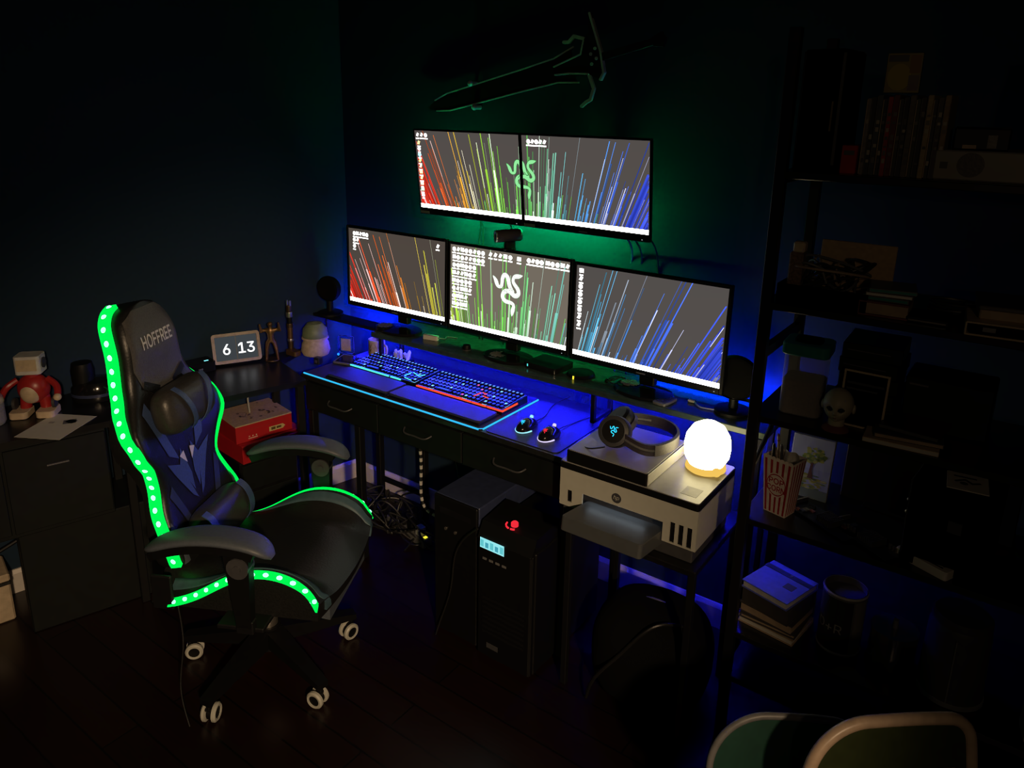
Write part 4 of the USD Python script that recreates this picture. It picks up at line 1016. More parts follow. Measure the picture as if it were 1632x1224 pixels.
def patch(name, shape, matn, lift=0.003, lab=None):
    """A sewn panel that follows the padded front of the back."""
    out = []
    for p in polys(shape):
        p = p.segmentize(0.012)
        g = [Point(x, y) for x in np.arange(-0.26, 0.27, 0.012) for y in np.arange(0, 0.87, 0.012)]
        v, f = trimesh.creation.triangulate_polygon(p, engine='earcut')
        m = trimesh.Trimesh(np.c_[v, np.zeros(len(v))], f, process=False)
        m = m.subdivide_to_size(0.025) if len(m.faces) else m
        q = m.vertices
        top = np.array([bpt(a_, b_, float(bfront(a_, b_)) + lift) for a_, b_ in q[:, :2]])
        out.append(trimesh.Trimesh(top, m.faces, process=False))
    return part(back, name, cat(*out), matn, lab, smooth=60)
patch('head_panel', Polygon([(-0.112, 0.60), (-0.128, 0.66), (-0.122, 0.76), (-0.105, 0.815), (-0.06, 0.842), (0.06, 0.842), (0.105, 0.815), (0.122, 0.76), (0.128, 0.66), (0.112, 0.60), (0.06, 0.575), (-0.06, 0.575)]), 'leather_grey', 0.002)
for s_ in (-1, 1):
    patch('belt_slot', affinity.rotate(sbox(s_ * 0.075 - 0.04, 0.578, s_ * 0.075 + 0.04, 0.604), 28 * s_), 'black_plastic', 0.006)
    patch('shoulder_panel', Polygon([(s_ * 0.135, 0.56), (s_ * 0.165, 0.53), (s_ * 0.10, 0.36), (s_ * 0.05, 0.33), (s_ * 0.085, 0.44)]), 'leather_blue')
    patch('chest_panel', Polygon([(s_ * 0.125, 0.34), (s_ * 0.055, 0.31), (s_ * 0.012, 0.17), (s_ * 0.035, 0.19)]), 'leather_blue')
    patch('chest_panel', Polygon([(s_ * 0.03, 0.36), (s_ * 0.06, 0.30), (s_ * 0.015, 0.20), (s_ * 0.008, 0.26)]), 'leather_blue', 0.0025)
    patch('belly_panel', Polygon([(s_ * 0.15, 0.24), (s_ * 0.13, 0.27), (s_ * 0.05, 0.06), (s_ * 0.075, 0.05)]), 'pcblue')
    patch('chest_mark', Polygon([(s_ * 0.045, 0.335), (s_ * 0.018, 0.345), (s_ * 0.014, 0.30)]), 'white_plastic')
    patch('side_bolster_band', Polygon([(s_ * 0.2, 0.14), (s_ * 0.185, 0.17), (s_ * 0.16, 0.02), (s_ * 0.185, 0.02)]), 'pad_grey')
patch('lettering', affinity.translate(affinity.scale(affinity.skew(text_shape('HOFFREE', 0.03, True), 0), 1.12, 1.35), 0.0, 0.735), 'white_plastic', 0.0045, 'pale capital letters across the head panel') if False else None
ts = text_shape('HOFFREE', 0.03, True); x0, y0, x1, y1 = ts.bounds
ts = affinity.scale(ts, 0.158 / (x1 - x0), 0.044 / (y1 - y0), origin=(0, 0))
ts = affinity.translate(ts, 0.0, 0.735)
patch('lettering', ts, 'white_plastic', 0.0045, 'pale capital letters across the head panel')
# neck pillow and lumbar pillow
def pillow(name, c, hx_, hy_, hz_, matn, e=0.7, ex=()):
    m = trimesh.creation.icosphere(4, 1.0); v = m.vertices
    v[:] = np.sign(v) * np.abs(v) ** e
    w = 1 + 0.10 * v[:, 1:2] ** 2 * np.sign(1)
    q = np.array([bpt(a_ * hx_, c[1] + b_ * hy_ * (1 + 0.28 * a_ * a_), c[2] + d_ * hz_) for a_, b_, d_ in v]) + np.array([0, c[0], 0])
    m.vertices = q
    return part(t, name, m, matn, smooth=60)
np_ = pillow('neck_pillow', (0, 0.505, 0.07), 0.14, 0.075, 0.055, 'leather_mid')
lp_ = pillow('lumbar_pillow', (0, 0.085, 0.075), 0.15, 0.07, 0.055, 'leather_mid')
for s_ in (-1, 1): part(lp_, 'pillow_band', ribbon(spline([bpt(s_ * 0.115, t_, 0.075 + 0.058 * math.sqrt(max(0.02, 1 - ((t_ - 0.085) / 0.078) ** 2))) for t_ in np.linspace(0.015, 0.155, 9)], 20), (0, 1, 0), 0.03, 0.003), 'leather_blue')
for s_ in (-1, 1): part(np_, 'pillow_band', ribbon(spline([bpt(s_ * (0.03 + (t_ - 0.43) * 0.35), t_, 0.077 + 0.057 * math.sqrt(max(0.02, 1 - ((t_ - 0.505) / 0.085) ** 2))) for t_ in np.linspace(0.425, 0.58, 9)], 20), (0, 1, 0), 0.022, 0.003), 'leather_blue')
for s_ in (-1, 1): part(np_, 'pillow_strap', ribbon([bpt(s_ * 0.075, 0.56, 0.05), bpt(s_ * 0.075, 0.59, 0.02), bpt(s_ * 0.075, 0.6, -0.03)], (0, 1, 0), 0.025, 0.003), 'black_plastic')
# armrests
for s_ in (-1, 1):
    y = 0.325 * s_
    pp = spline([(-0.2, y, 0.655), (-0.12, y, 0.69), (0.0, y, 0.715), (0.1, y, 0.712), (0.17, y, 0.69), (0.2, y, 0.665)], 30)
    wv = np.array([0.062 + 0.04 * math.sin(math.pi * min(1, 0.12 + 0.8 * k / 29)) ** 0.6 for k in range(30)])
    ar = part(t, 'armrest', ribbon((pp - np.array([0, 0, 0.022]))[2:-4], (0, 1, 0), wv[2:-4] * 0.86, 0.026), 'black_plastic', smooth=40)
    d_ = np.gradient(pp, axis=0); d_ /= np.linalg.norm(d_, axis=1, keepdims=True)
    V = []; nA = 14
    for k in range(30):
        nrm_ = np.cross(d_[k], (0, 1, 0)); nrm_ = nrm_ if nrm_[2] > 0 else -nrm_
        endt = math.sqrt(max(0.0, 1 - (2 * k / 29 - 1) ** 8))
        for a_ in np.linspace(0, 2 * np.pi, nA, endpoint=False):
            V.append(pp[k] + np.array([0, 1, 0]) * np.sign(math.cos(a_)) * abs(math.cos(a_)) ** 0.6 * wv[k] / 2 * max(endt, 0.35) + nrm_ * (np.sign(math.sin(a_)) * abs(math.sin(a_)) ** 0.8 * 0.014 * max(endt, 0.3)))
    F = []
    for k in range(29):
        for j in range(nA):
            j2 = (j + 1) % nA; F += [[k * nA + j, (k + 1) * nA + j, (k + 1) * nA + j2], [k * nA + j, (k + 1) * nA + j2, k * nA + j2]]
    F += [[0, j, j + 1] for j in range(1, nA - 1)] + [[29 * nA, 29 * nA + j + 1, 29 * nA + j] for j in range(1, nA - 1)]
    mm = trimesh.Trimesh(np.array(V), np.array(F), process=False); mm.fix_normals()
    part(ar, 'arm_pad', mm, 'pad_grey', smooth=50)
    part(ar, 'arm_post', trimesh.convex.convex_hull(np.array([(x, y + w, z) for x, z in ((0.05, 0.66), (0.13, 0.66), (0.075, 0.42), (0.12, 0.42)) for w in (-0.016, 0.016)])), 'black_plastic')
    part(ar, 'arm_hub', cat(cyl((0.095, y - 0.022, 0.625), (0.095, y + 0.022, 0.625), 0.034, 24), cyl((0.095, y - 0.026, 0.625), (0.095, y + 0.026, 0.625), 0.012, 16)), 'dark_grey')
    part(ar, 'arm_bracket', cat(bb(-0.0, 0.15, min(0.2 * s_, y), max(0.2 * s_, y), 0.395, 0.41, 0.003), bb(0.07, 0.125, y - 0.014, y + 0.014, 0.395, 0.44, 0.003)), 'black_metal')
    # LED strips of this side: up the edge of the back, along the seat's bolster
    tt = np.concatenate([np.linspace(0.03, 0.8, 50), np.linspace(0.81, 0.855, 9)]) if s_ < 0 else np.linspace(0.03, 0.60, 40)
    hh_ = np.array([float(hw(t_)) for t_ in tt]); dh = np.gradient(hh_, tt)
    line, sd = [], []
    for t_, h, g_ in zip(tt, hh_, dh):
        nrm_ = np.array([1.0, -g_]); nrm_ /= np.linalg.norm(nrm_)
        line.append(bpt(s_ * (h * 0.985 + 0.008 * nrm_[0]), t_ + 0.008 * nrm_[1], float(bfront(h, t_)) - 0.012 - 0.02 * float(np.clip((t_ - 0.42) / 0.12, 0, 1)))); sd.append(FW)
    st = part(t, 'back_light_strip', ribbon(np.array(line), np.array(sd), 0.036, 0.014), 'chair_led')
    L_ = np.array(line); cum = np.r_[0, np.cumsum(np.linalg.norm(np.diff(L_, axis=0), axis=1))]
    dots = []
    for u_ in np.arange(0.03, cum[-1], 0.043):
        c_ = np.array([np.interp(u_, cum, L_[:, k]) for k in range(3)]); dots.append(sph(c_ + np.array([0, s_ * 0.002, 0]), (0.011, 0.0085, 0.013), 1))
    part(st, 'light_dots', cat(*dots), 'chair_dot', None, 'stuff')
    line = np.array([(x, s_ * (HS + 0.002), z - 0.010) for x, z in ps[4:] * np.array([1, 1])])
    st = part(t, 'seat_light_strip', ribbon(line, (0, -0.7 * s_, 1.0), 0.026, 0.012), 'chair_led')
    cum = np.r_[0, np.cumsum(np.linalg.norm(np.diff(line, axis=0), axis=1))]
    dots = []
    for u_ in np.arange(0.02, cum[-1], 0.043):
        c_ = np.array([np.interp(u_, cum, line[:, k]) for k in range(3)]); dots.append(sph(c_ + np.array([0, s_ * 0.001, 0.001]), (0.012, 0.0085, 0.0085), 1))
    part(st, 'light_dots', cat(*dots), 'chair_dot', None, 'stuff')
for s_ in (-1, 1): part(t, 'hinge', bb(-0.24, -0.17, s_ * 0.2685 - 0.0065, s_ * 0.2685 + 0.0065, 0.40, 0.52, 0.004), 'black_metal')
part(t, 'power_lead', tube(spline([(-0.15, -0.28, 0.42), (-0.14, -0.29, 0.3), (-0.16, -0.3, 0.12), (-0.13, -0.32, 0.006)], 24), 0.0025, 6), 'cable_black')
# ================================================================== the side desk along the left wall and what stands on it
e_ = np.array([0.211, 0.692]); e_ /= np.linalg.norm(e_)          # along its front edge towards the room corner
nb = np.array([-e_[1], e_[0]])                                   # to its back
F0 = np.array([0.295, -0.508])
rz_side = math.degrees(math.atan2(e_[1], e_[0]))
t = thing('side_desk', 'black side desk along the left wall, behind the gaming chair', 'desk', (F0[0], F0[1], 0), rz_side)
part(t, 'table_top', prism(Polygon([(-1.55, 0), (-0.02, 0), (-0.02, 0.30), (0.13, 0.41), (0.13, 0.42), (-0.4, 0.42), (-1.55, 0.34)]), 0.024).apply_translation((0, 0, DZ - 0.025)), 'black_wood')
for x in (-1.5, -0.75, -0.06):
    for y in (0.02, 0.32):
        part(t, 'leg', bb(x, x + 0.03, y - 0.015, y + 0.015, 0, DZ - 0.025), 'black_metal')
part(t, 'drawer_unit', bb(-1.46, -0.80, 0.02, 0.33, 0.42, DZ - 0.026, 0.003), 'drawer_black')
for k in range(2):
    d = part(t, 'drawer', bb(-1.455 + 0.33 * k, -1.135 + 0.33 * k, 0.008, 0.021, 0.44, DZ - 0.04, 0.002), 'drawer_black')
    part(d, 'drawer_handle', cyl((-1.33 + 0.33 * k, 0.0, 0.68), (-1.26 + 0.33 * k, 0.0, 0.68), 0.005, 10), 'dark_grey')
part(t, 'low_cabinet', bb(-1.12, -0.42, 0.05, 0.33, 0.0, 0.415, 0.004), 'drawer_black')
part(t, 'cross_brace', cyl((-1.49, 0.32, 0.1), (-0.78, 0.32, 0.4), 0.008, 8), 'black_metal')

def sd(px, py): return None
t = thing('flip_clock', 'smart display in a pale frame showing the time 6 13', 'clock', (-0.108, -0.585, DZ), math.degrees(math.atan2(0.179, 0.086)))
cw, ch, lean = 0.208, 0.135, R(-18)
ry_ = np.array([0, math.sin(-lean), math.cos(lean)]); rn = np.array([0, -math.cos(lean), math.sin(-lean)])
ux = np.array([1.0, 0, 0])
oo = np.array([0, 0, 0.008]) + ry_ * ch / 2
fr_ = sbox(-cw / 2, -ch / 2, cw / 2, ch / 2).buffer(-0.014).buffer(0.014)
part(t, 'frame', basis(prism(fr_.difference(sbox(-cw / 2 + 0.013, -ch / 2 + 0.013, cw / 2 - 0.013, ch / 2 - 0.013).buffer(-0.004).buffer(0.004)), 0.012), oo, ux, ry_, rn), 'jar_beige')
part(t, 'back_plate', basis(prism(fr_.buffer(-0.002), 0.006), oo - rn * 0.004, ux, ry_, rn), 'grey_plastic')
for s_ in (-1, 1): part(t, 'clock_tile', basis(prism(sbox(-0.044, -0.053, 0.044, 0.053), 0.001), oo + rn * 0.0035 + ux * s_ * 0.0455, ux, ry_, rn), 'clock_tile')
part(t, 'digits', text_solid('6', 0.046, oo + rn * 0.0048 - ux * 0.043 - ry_ * 0.004, ux, ry_, 0.0006, True), 'digit', 'white hour digit 6')
part(t, 'digits', text_solid('13', 0.046, oo + rn * 0.0048 + ux * 0.043 - ry_ * 0.004, ux, ry_, 0.0006, True), 'digit', 'white minute digits 13')
part(t, 'stand', cat(bb(-0.06, 0.06, 0.015, 0.075, 0, 0.012, 0.004), trimesh.convex.convex_hull(np.array([(-0.05, 0.02, 0.01), (0.05, 0.02, 0.01), (-0.05, 0.05, 0.07), (0.05, 0.05, 0.07), (-0.05, 0.07, 0.01), (0.05, 0.07, 0.01)]))), 'grey_plastic')

t = thing('set_top_box', 'small black box with a cyan status light beside the smart display', 'box', (-0.165, -0.745, DZ), rz_side + 8)
part(t, 'body', rbox((0, 0, 0.022), (0.12, 0.09, 0.044), 0.01), 'gloss_black'); part(t, 'status_light', bb(0.02, 0.038, -0.02, -0.012, 0.0435, 0.0455, 0), 'dot_cyan'); part(t, 'port', bb(-0.02, 0.0, -0.0465, -0.044, 0.015, 0.022, 0), 'grey_plastic')

# small standing figurine: one body with raised arms
def figure_mesh(J, bones):
    import manifold3d as m3
    parts_ = []
    for a_, b_ in bones:
        (pa, ra), (pb, rb) = J[a_], J[b_]
        A = m3.Manifold.sphere(ra, 14).translate(list(map(float, pa))); B = m3.Manifold.sphere(rb, 14).translate(list(map(float, pb)))
        parts_.append(m3.Manifold.batch_hull([A, B]))
    m = m3.Manifold.batch_boolean(parts_, m3.OpType.Add)
    k = m.to_mesh(); tm = trimesh.Trimesh(k.vert_properties[:, :3], k.tri_verts)
    trimesh.smoothing.filter_taubin(tm, iterations=4)
    return tm
t = thing('figurine', 'small bronze figurine with both arms raised, right of the smart display', 'figurine', (-0.04, -0.452, DZ), 50)
S = 0.185
J = {k: (np.array(p) * S, r * S) for k, (p, r) in {'hip': ((0, 0, 0.5), 0.07), 'chest': ((0, 0, 0.74), 0.085), 'neck': ((0, 0, 0.83), 0.035), 'head': ((0, -0.01, 0.92), 0.062), 'ls': ((-0.11, 0, 0.78), 0.04), 'le': ((-0.22, -0.03, 0.74), 0.032), 'lh': ((-0.24, -0.05, 0.92), 0.028),
     'rs': ((0.11, 0, 0.78), 0.04), 're': ((0.23, -0.02, 0.76), 0.032), 'rh': ((0.2, -0.06, 0.95), 0.028), 'lk': ((-0.11, -0.04, 0.27), 0.045), 'lf': ((-0.12, 0, 0.05), 0.035), 'lt': ((-0.13, -0.08, 0.025), 0.025), 'rk': ((0.12, -0.03, 0.27), 0.045), 'rf': ((0.14, 0, 0.05), 0.035), 'rt': ((0.15, -0.08, 0.025), 0.025), 'lp': ((-0.07, 0, 0.47), 0.055), 'rp': ((0.07, 0, 0.47), 0.055)}.items()}
part(t, 'body', figure_mesh(J, [('hip', 'chest'), ('chest', 'neck'), ('neck', 'head'), ('chest', 'ls'), ('ls', 'le'), ('le', 'lh'), ('chest', 'rs'), ('rs', 're'), ('re', 'rh'), ('lp', 'lk'), ('lk', 'lf'), ('lf', 'lt'), ('rp', 'rk'), ('rk', 'rf'), ('rf', 'rt'), ('hip', 'lp'), ('hip', 'rp')]), 'bronze', smooth=60)
part(t, 'stand', lathe([(0, 0), (0.035, 0), (0.033, 0.004), (0, 0.004)], 24), 'bronze_dark')
t = thing('metal_tube', 'upright ribbed bronze metal tube on a small foot beside the lidded jar', 'ornament', (-0.05, -0.335, DZ))
z = 0.0; 
for k, (r, h, mt_) in enumerate(((0.018, 0.02, 'bronze'), (0.013, 0.04, 'bronze_dark'), (0.016, 0.012, 'steel'), (0.013, 0.055, 'bronze'), (0.016, 0.02, 'bronze_dark'), (0.012, 0.03, 'black_plastic'), (0.016, 0.025, 'steel'), (0.0125, 0.03, 'bronze_dark'))):
    part(t, 'ring', lathe([(0, z), (r * 0.92, z), (r, z + 0.003), (r, z + h - 0.003), (r * 0.92, z + h), (0, z + h)], 24), mt_); z += h
for s_ in (-1, 1): part(t, 'prong', bb(s_ * 0.01 - 0.003, s_ * 0.01 + 0.003, -0.005, 0.005, z, z + 0.025, 0.001), 'steel')
part(t, 'foot', rbox((0.03, -0.012, 0.012), (0.075, 0.04, 0.024), 0.012), 'bronze')
t = thing('lidded_jar', 'squat beige ceramic jar with a domed grey-green lid in the corner of the desks', 'jar', (0.045, -0.268, DZ))
part(t, 'body', lathe([(0, 0), (0.06, 0), (0.068, 0.02), (0.062, 0.055), (0.05, 0.078), (0, 0.08)], 40), 'jar_beige')
part(t, 'lid', lathe([(0, 0.078), (0.052, 0.078), (0.06, 0.095), (0.055, 0.125), (0.035, 0.15), (0, 0.158)], 40), 'jar_green')
part(t, 'lid_rim', lathe([(0.052, 0.074), (0.063, 0.078), (0.061, 0.086), (0.05, 0.086)], 40), 'jar_beige')
t = thing('glass_block', 'clear square glass ornament with a lit base beside the jar', 'ornament', (0.185, -0.205, DZ), 20)
part(t, 'block', bx((0, 0, 0.055), (0.075, 0.028, 0.085), 0.005), 'glass'); part(t, 'picture', bx((0, 0, 0.055), (0.05, 0.006, 0.06), 0.002), 'jar_beige'); part(t, 'base', bb(-0.04, 0.04, -0.018, 0.018, 0, 0.012), 'gloss_black'); part(t, 'base_light', sph((-0.03, -0.02, 0.012), 0.006, 2), 'blue_light')
t = thing('dark_cube', 'tiny dark cube beside the tilted tablet at the end of the desk mat', 'cube', (0.17, -0.36, DZ), 12)
part(t, 'body', bx((0, 0, 0.016), (0.03, 0.03, 0.032), 0.003), 'leather'); part(t, 'stud', bb(-0.006, 0.006, -0.017, -0.014, 0.01, 0.022, 0), 'steel')
t = thing('tablet', 'small silver tablet lying tilted next to the tiny dark cube', 'tablet', (0.275, -0.265, DZ), 14)
part(t, 'body', rot(rbox((0, 0, 0.006), (0.13, 0.09, 0.008), 0.01), 6, (1, 0, 0)).apply_translation((0, 0, 0.008)), 'grey_plastic'); part(t, 'screen', rot(bb(-0.055, 0.055, -0.036, 0.036, 0.0101, 0.0108, 0), 6, (1, 0, 0)).apply_translation((0, 0, 0.008)), 'gloss_black')
t = thing('mug', 'patterned mug with a bright rim under the end of the raised shelf', 'mug', (0.318, -0.135, DZ))
part(t, 'body', lathe([(0, 0), (0.036, 0), (0.039, 0.006), (0.039, 0.088), (0.036, 0.09), (0.035, 0.088), (0.035, 0.01), (0, 0.009)], 40), 'jar_beige')
part(t, 'handle', tube(spline([(0.036, 0, 0.07), (0.06, 0, 0.068), (0.064, 0, 0.045), (0.055, 0, 0.025), (0.036, 0, 0.02)], 20), 0.0055, 8), 'jar_beige')
mg = random.Random(9)
it = [(affinity.rotate(affinity.scale(Point(mg.uniform(-1.2, 1.2), mg.uniform(0.018, 0.07)).buffer(1, 6), 0.11, 0.006), mg.uniform(-30, 30)), mg.choice([(0.12, 0.08, 0.03), (0.3, 0.2, 0.07), (0.08, 0.06, 0.05)]), k % 4) for k in range(34)]
def wrap_mug(v, l): a = v[:, 0] - math.pi / 2; return np.stack([(0.0392 + l) * np.cos(a), (0.0392 + l) * np.sin(a), v[:, 1]], 1)
flat_print(t, 'pattern', (0, 0, 0), (1, 0, 0), (0, 1, 0), [(affinity.scale(x[0], 1, 1), x[1], x[2]) for x in it], bend=wrap_mug)
part(t, 'ring', tube(np.stack([0.037 * np.cos(np.linspace(0, 6.283, 28)[:-1]), 0.037 * np.sin(np.linspace(0, 6.283, 28)[:-1]), np.full(27, 0.091)], 1), 0.003, 6, True), 'book_white')
t = thing('crystal', 'heap of clear crystal shards on a dark tray inside the shelf frame', 'ornament', (0.44, -0.10, DZ))
part(t, 'tray', rbox((0, 0, 0.004), (0.11, 0.07, 0.008), 0.01), 'gloss_black')
for k in range(6):
    m = trimesh.creation.icosphere(0, 1.0); m.apply_scale((0.012, 0.012, 0.026 + 0.004 * (k % 3))); m = rot(m, 50 * math.sin(k * 2.1), (1, 0.4, 0)); part(t, 'shard', mv(m, -0.035 + 0.014 * k, 0.012 * math.sin(k * 1.7), 0.03), 'book_white')

# toy robot, dock, jar and paper at the chair end of the side desk
t = thing('toy_robot', 'red and cream toy robot with a boxy white head on the side desk', 'toy', (-0.215, -1.385, DZ), 48)
part(t, 'head', rbox((0, 0, 0.198), (0.088, 0.075, 0.07), 0.014), 'toy_white')
for s_ in (-1, 1): part(t, 'ear_disc', cyl((s_ * 0.043, 0, 0.2), (s_ * 0.048, 0, 0.2), 0.02, 20), 'dark_grey')
part(t, 'visor', bb(-0.034, 0.034, -0.039, -0.036, 0.178, 0.222, 0.001), 'toy_cream')
part(t, 'neck', lathe([(0, 0.14), (0.026, 0.14), (0.024, 0.17), (0, 0.17)], 20), 'toy_red')
m = trimesh.creation.icosphere(3, 1.0); m.vertices = m.vertices * (0.055, 0.045, 0.058) + (0, 0, 0.1); part(t, 'body', m, 'toy_red')
part(t, 'belly', sph((-0.004, -0.022, 0.09), (0.036, 0.028, 0.042), 3), 'toy_cream')
for s_ in (-1, 1):
    part(t, 'arm', tube(spline([(s_ * 0.05, 0, 0.135), (s_ * 0.085, -0.02, 0.11), (s_ * 0.095, -0.05, 0.085)], 12), 0.012, 10), 'toy_red')
    part(t, 'hand', sph((s_ * 0.096, -0.057, 0.08), 0.014, 2), 'toy_cream')
    part(t, 'foot', rbox((s_ * 0.045, -0.02, 0.013), (0.065, 0.09, 0.026), 0.018), 'toy_cream')
    part(t, 'leg', cyl((s_ * 0.035, 0, 0.02), (s_ * 0.03, 0, 0.07), 0.02, 16), 'toy_red')
    part(t, 'knee_wheel', cyl((s_ * 0.062, -0.01, 0.045), (s_ * 0.072, -0.01, 0.045), 0.022, 18), 'dark_grey')
t = thing('charging_dock', 'low rounded black dock with an upright black pillar, behind the chair back', 'dock', (-0.20, -1.17, DZ), 60)
part(t, 'base', lathe([(0, 0), (0.085, 0), (0.09, 0.015), (0.088, 0.05), (0.07, 0.075), (0, 0.085)], 36, sy=0.8), 'gloss_black'); part(t, 'pillar', lathe([(0, 0.06), (0.04, 0.06), (0.042, 0.12), (0.036, 0.15), (0, 0.154)], 28, (-0.04, 0, 0)), 'black_plastic'); part(t, 'band', lathe([(0.0885, 0.02), (0.0905, 0.022), (0.0905, 0.032), (0.0885, 0.034)], 36, sy=0.8), 'pcblue')
t = thing('glass_jar', 'cloudy glass jar with a grey lid and brown contents at the picture edge', 'jar', (-0.235, -1.535, DZ))
part(t, 'body', lathe([(0, 0), (0.045, 0), (0.05, 0.01), (0.05, 0.10), (0.04, 0.115), (0, 0.116)], 32), 'frosted'); part(t, 'contents', lathe([(0, 0.003), (0.044, 0.004), (0.046, 0.05), (0, 0.055)], 28), 'brown_grain'); part(t, 'lid', lathe([(0, 0.113), (0.042, 0.113), (0.042, 0.128), (0, 0.13)], 32), 'dark_grey')
t = thing('paper_sheet', 'printed sheet of white paper on the side desk in front of the toy robot', 'paper', (-0.03, -1.40, DZ), 30)
part(t, 'sheet', bb(-0.085, 0.085, -0.105, 0.105, 0.0, 0.0008, 0), 'paper')
pg = random.Random(2)
flat_print(t, 'ink', (0, 0, 0.0008), (1, 0, 0), (0, 1, 0), [(affinity.rotate(sbox(0.0 + pg.uniform(-.02, .02), 0.03 + pg.uniform(-.02, .02), 0.04, 0.045 + pg.uniform(-.01, .03)), pg.uniform(-30, 30)), (0.12, 0.12, 0.13), 0) for k in range(5)] + [(sbox(-0.05, 0.02, -0.03, 0.035), (0.3, 0.29, 0.27), 0)])

# boxes under the side desk
t = thing('drawer_cart', 'dark low cabinet under the side desk carrying the red boxes', 'cabinet', (-0.0, -0.60, 0), -11)
part(t, 'body', bb(-0.125, 0.125, -0.135, 0.135, 0.01, 0.43, 0.004), 'black_wood')
for k in range(3): part(t, 'drawer', bb(0.122, 0.13, -0.125, 0.125, 0.03 + 0.133 * k, 0.15 + 0.133 * k, 0.002), 'drawer_black')
def redbox(label, x, y, z, rz, sx_, sy_, h, top):
    t = thing('red_box', label, 'box', (x, y, z), rz)
    part(t, 'carton', bb(-sx_ / 2, sx_ / 2, -sy_ / 2, sy_ / 2, 0, h - 0.002, 0.0015), 'red_card')
    if top:
        part(t, 'lid', bb(-sx_ / 2 - 0.001, sx_ / 2 + 0.001, -sy_ / 2 - 0.001, sy_ / 2 + 0.001, h - 0.006, h, 0.001), 'cardboard', 'brown cardboard top with small dark pictures')
        g = random.Random(6); it = []
        for k in range(13):
            x_, y_ = g.uniform(-sx_ * 0.4, sx_ * 0.4), g.uniform(-sy_ * 0.42, sy_ * 0.42)
            s0 = affinity.rotate(affinity.scale(Point(0, 0).buffer(0.008, 3), g.uniform(0.8, 1.6), g.uniform(0.5, 0.9)), g.uniform(0, 180))
            it.append((affinity.translate(s0, x_, y_), g.choice([(0.05, 0.03, 0.02), (0.1, 0.05, 0.03), (0.16, 0.1, 0.06)]), 0))
        it.append((LineString(spline([(-0.03, -0.05), (0.0, -0.03), (0.03, -0.05), (0.05, -0.02)], 20)).buffer(0.0015), (0.12, 0.08, 0.05), 1))
        flat_print(t, 'pictures', (0, 0, h), (1, 0, 0), (0, 1, 0), it)
        tg = Polygon([(-0.035, -0.011), (0.03, -0.011), (0.042, 0), (0.03, 0.011), (-0.035, 0.011)])
        it = [(affinity.translate(tg, 0.055, -0.012), (0.55, 0.42, 0.2), 0), (sbox(0.03, -0.018, 0.05, -0.006), (0.1, 0.06, 0.02), 1), (sbox(0.055, -0.017, 0.078, -0.007), (0.1, 0.06, 0.02), 1)]
        it += [(sbox(-0.075 + 0.016 * k, -0.022, -0.069 + 0.016 * k, -0.016), (0.6, 0.4, 0.35), 0) for k in range(3)] + [(sbox(-0.078, -0.03, -0.034, -0.026), (0.6, 0.4, 0.35), 0)]
        it += [(sbox(-0.09, 0.012, 0.09, 0.014), (0.3, 0.02, 0.02), 0)]
        flat_print(t, 'front_print', (sx_ / 2, 0, h / 2), (0, 1, 0), (0, 0, 1), it)
    else:
        part(t, 'handle_flap', rbox((sx_ / 2 + 0.006, sy_ * 0.34, h * 0.55), (0.016, 0.07, 0.05), 0.006), 'red_card')
        part(t, 'side_label', bb(sx_ / 2 - 0.001, sx_ / 2 + 0.0015, -0.1, -0.05, 0.02, h - 0.02, 0), 'beige')
redbox('red carton with a brown cardboard top on the upper of two red boxes', -0.006, -0.600, 0.517, -11, 0.225, 0.262, 0.082, True)
redbox('plain red carton underneath the one with the cardboard top', 0.004, -0.585, 0.43, -6, 0.25, 0.30, 0.087, False)
for k, (pts_, lab, mt_) in enumerate((([(0.0, -0.62, 0.605), (-0.05, -0.59, 0.64), (-0.1, -0.55, 0.70), (-0.14, -0.5, 0.77)], 'short white lead running up from the red boxes to the side desk', 'cable_white'),
                                  ([(0.02, 0.0, 0.42), (0.08, -0.03, 0.44), (0.14, -0.05, 0.5), (0.2, -0.05, 0.56)], 'short white lead under the end of the desk with drawers', 'cable_white'))):
    solo('cable', lab, 'cable', tube(spline(pts_, 20), 0.004, 6), mt_)
t = thing('storage_box', 'cream box with a dark band near its top on the floor at the picture edge', 'box', (-0.345, -1.745, 0), -13)
part(t, 'body', bb(-0.08, 0.08, -0.2, 0.2, 0, 0.165, 0.006), 'beige'); part(t, 'band', bb(-0.082, 0.082, -0.202, 0.202, 0.155, 0.168, 0.002), 'leather'); part(t, 'lid', bb(-0.082, 0.082, -0.202, 0.202, 0.169, 0.2, 0.005), 'beige'); part(t, 'latch', bb(0.08, 0.084, 0.1, 0.13, 0.14, 0.175, 0.001), 'steel')

# ================================================================== the tall shelf unit
SX, SY0, SY1, SWD = 2.175, -0.545, -0.165, 0.95
BZ = [0.30, 0.455, 0.832, 1.145, 1.462, 1.80]
t = thing('shelf_unit', 'tall black open metal shelf unit beside the printer', 'shelf', (SX, SY0, 0))
D_ = SY1 - SY0
for x in (0.0, SWD - 0.028):
    for y in (0.0, D_ - 0.028): part(t, 'post', bb(x, x + 0.028, y, y + 0.028, 0, 2.14, 0.002), 'black_metal')
for z in BZ:
    part(t, 'board', bb(0.004, SWD - 0.004, 0.002, D_ - 0.002, z - 0.018, z, 0.002), 'black_wood')
    for x in (0.004, SWD - 0.022): part(t, 'side_rail', bb(x, x + 0.018, 0.028, D_ - 0.028, z - 0.032, z - 0.014, 0.001), 'black_metal')
part(t, 'side_brace', cyl((0.012, 0.03, 0.95), (0.012, D_ - 0.03, 1.12), 0.007, 8), 'black_metal')
part(t, 'side_rail', bb(0.004, 0.022, 0.028, D_ - 0.028, 1.3, 1.33, 0.001), 'black_metal')

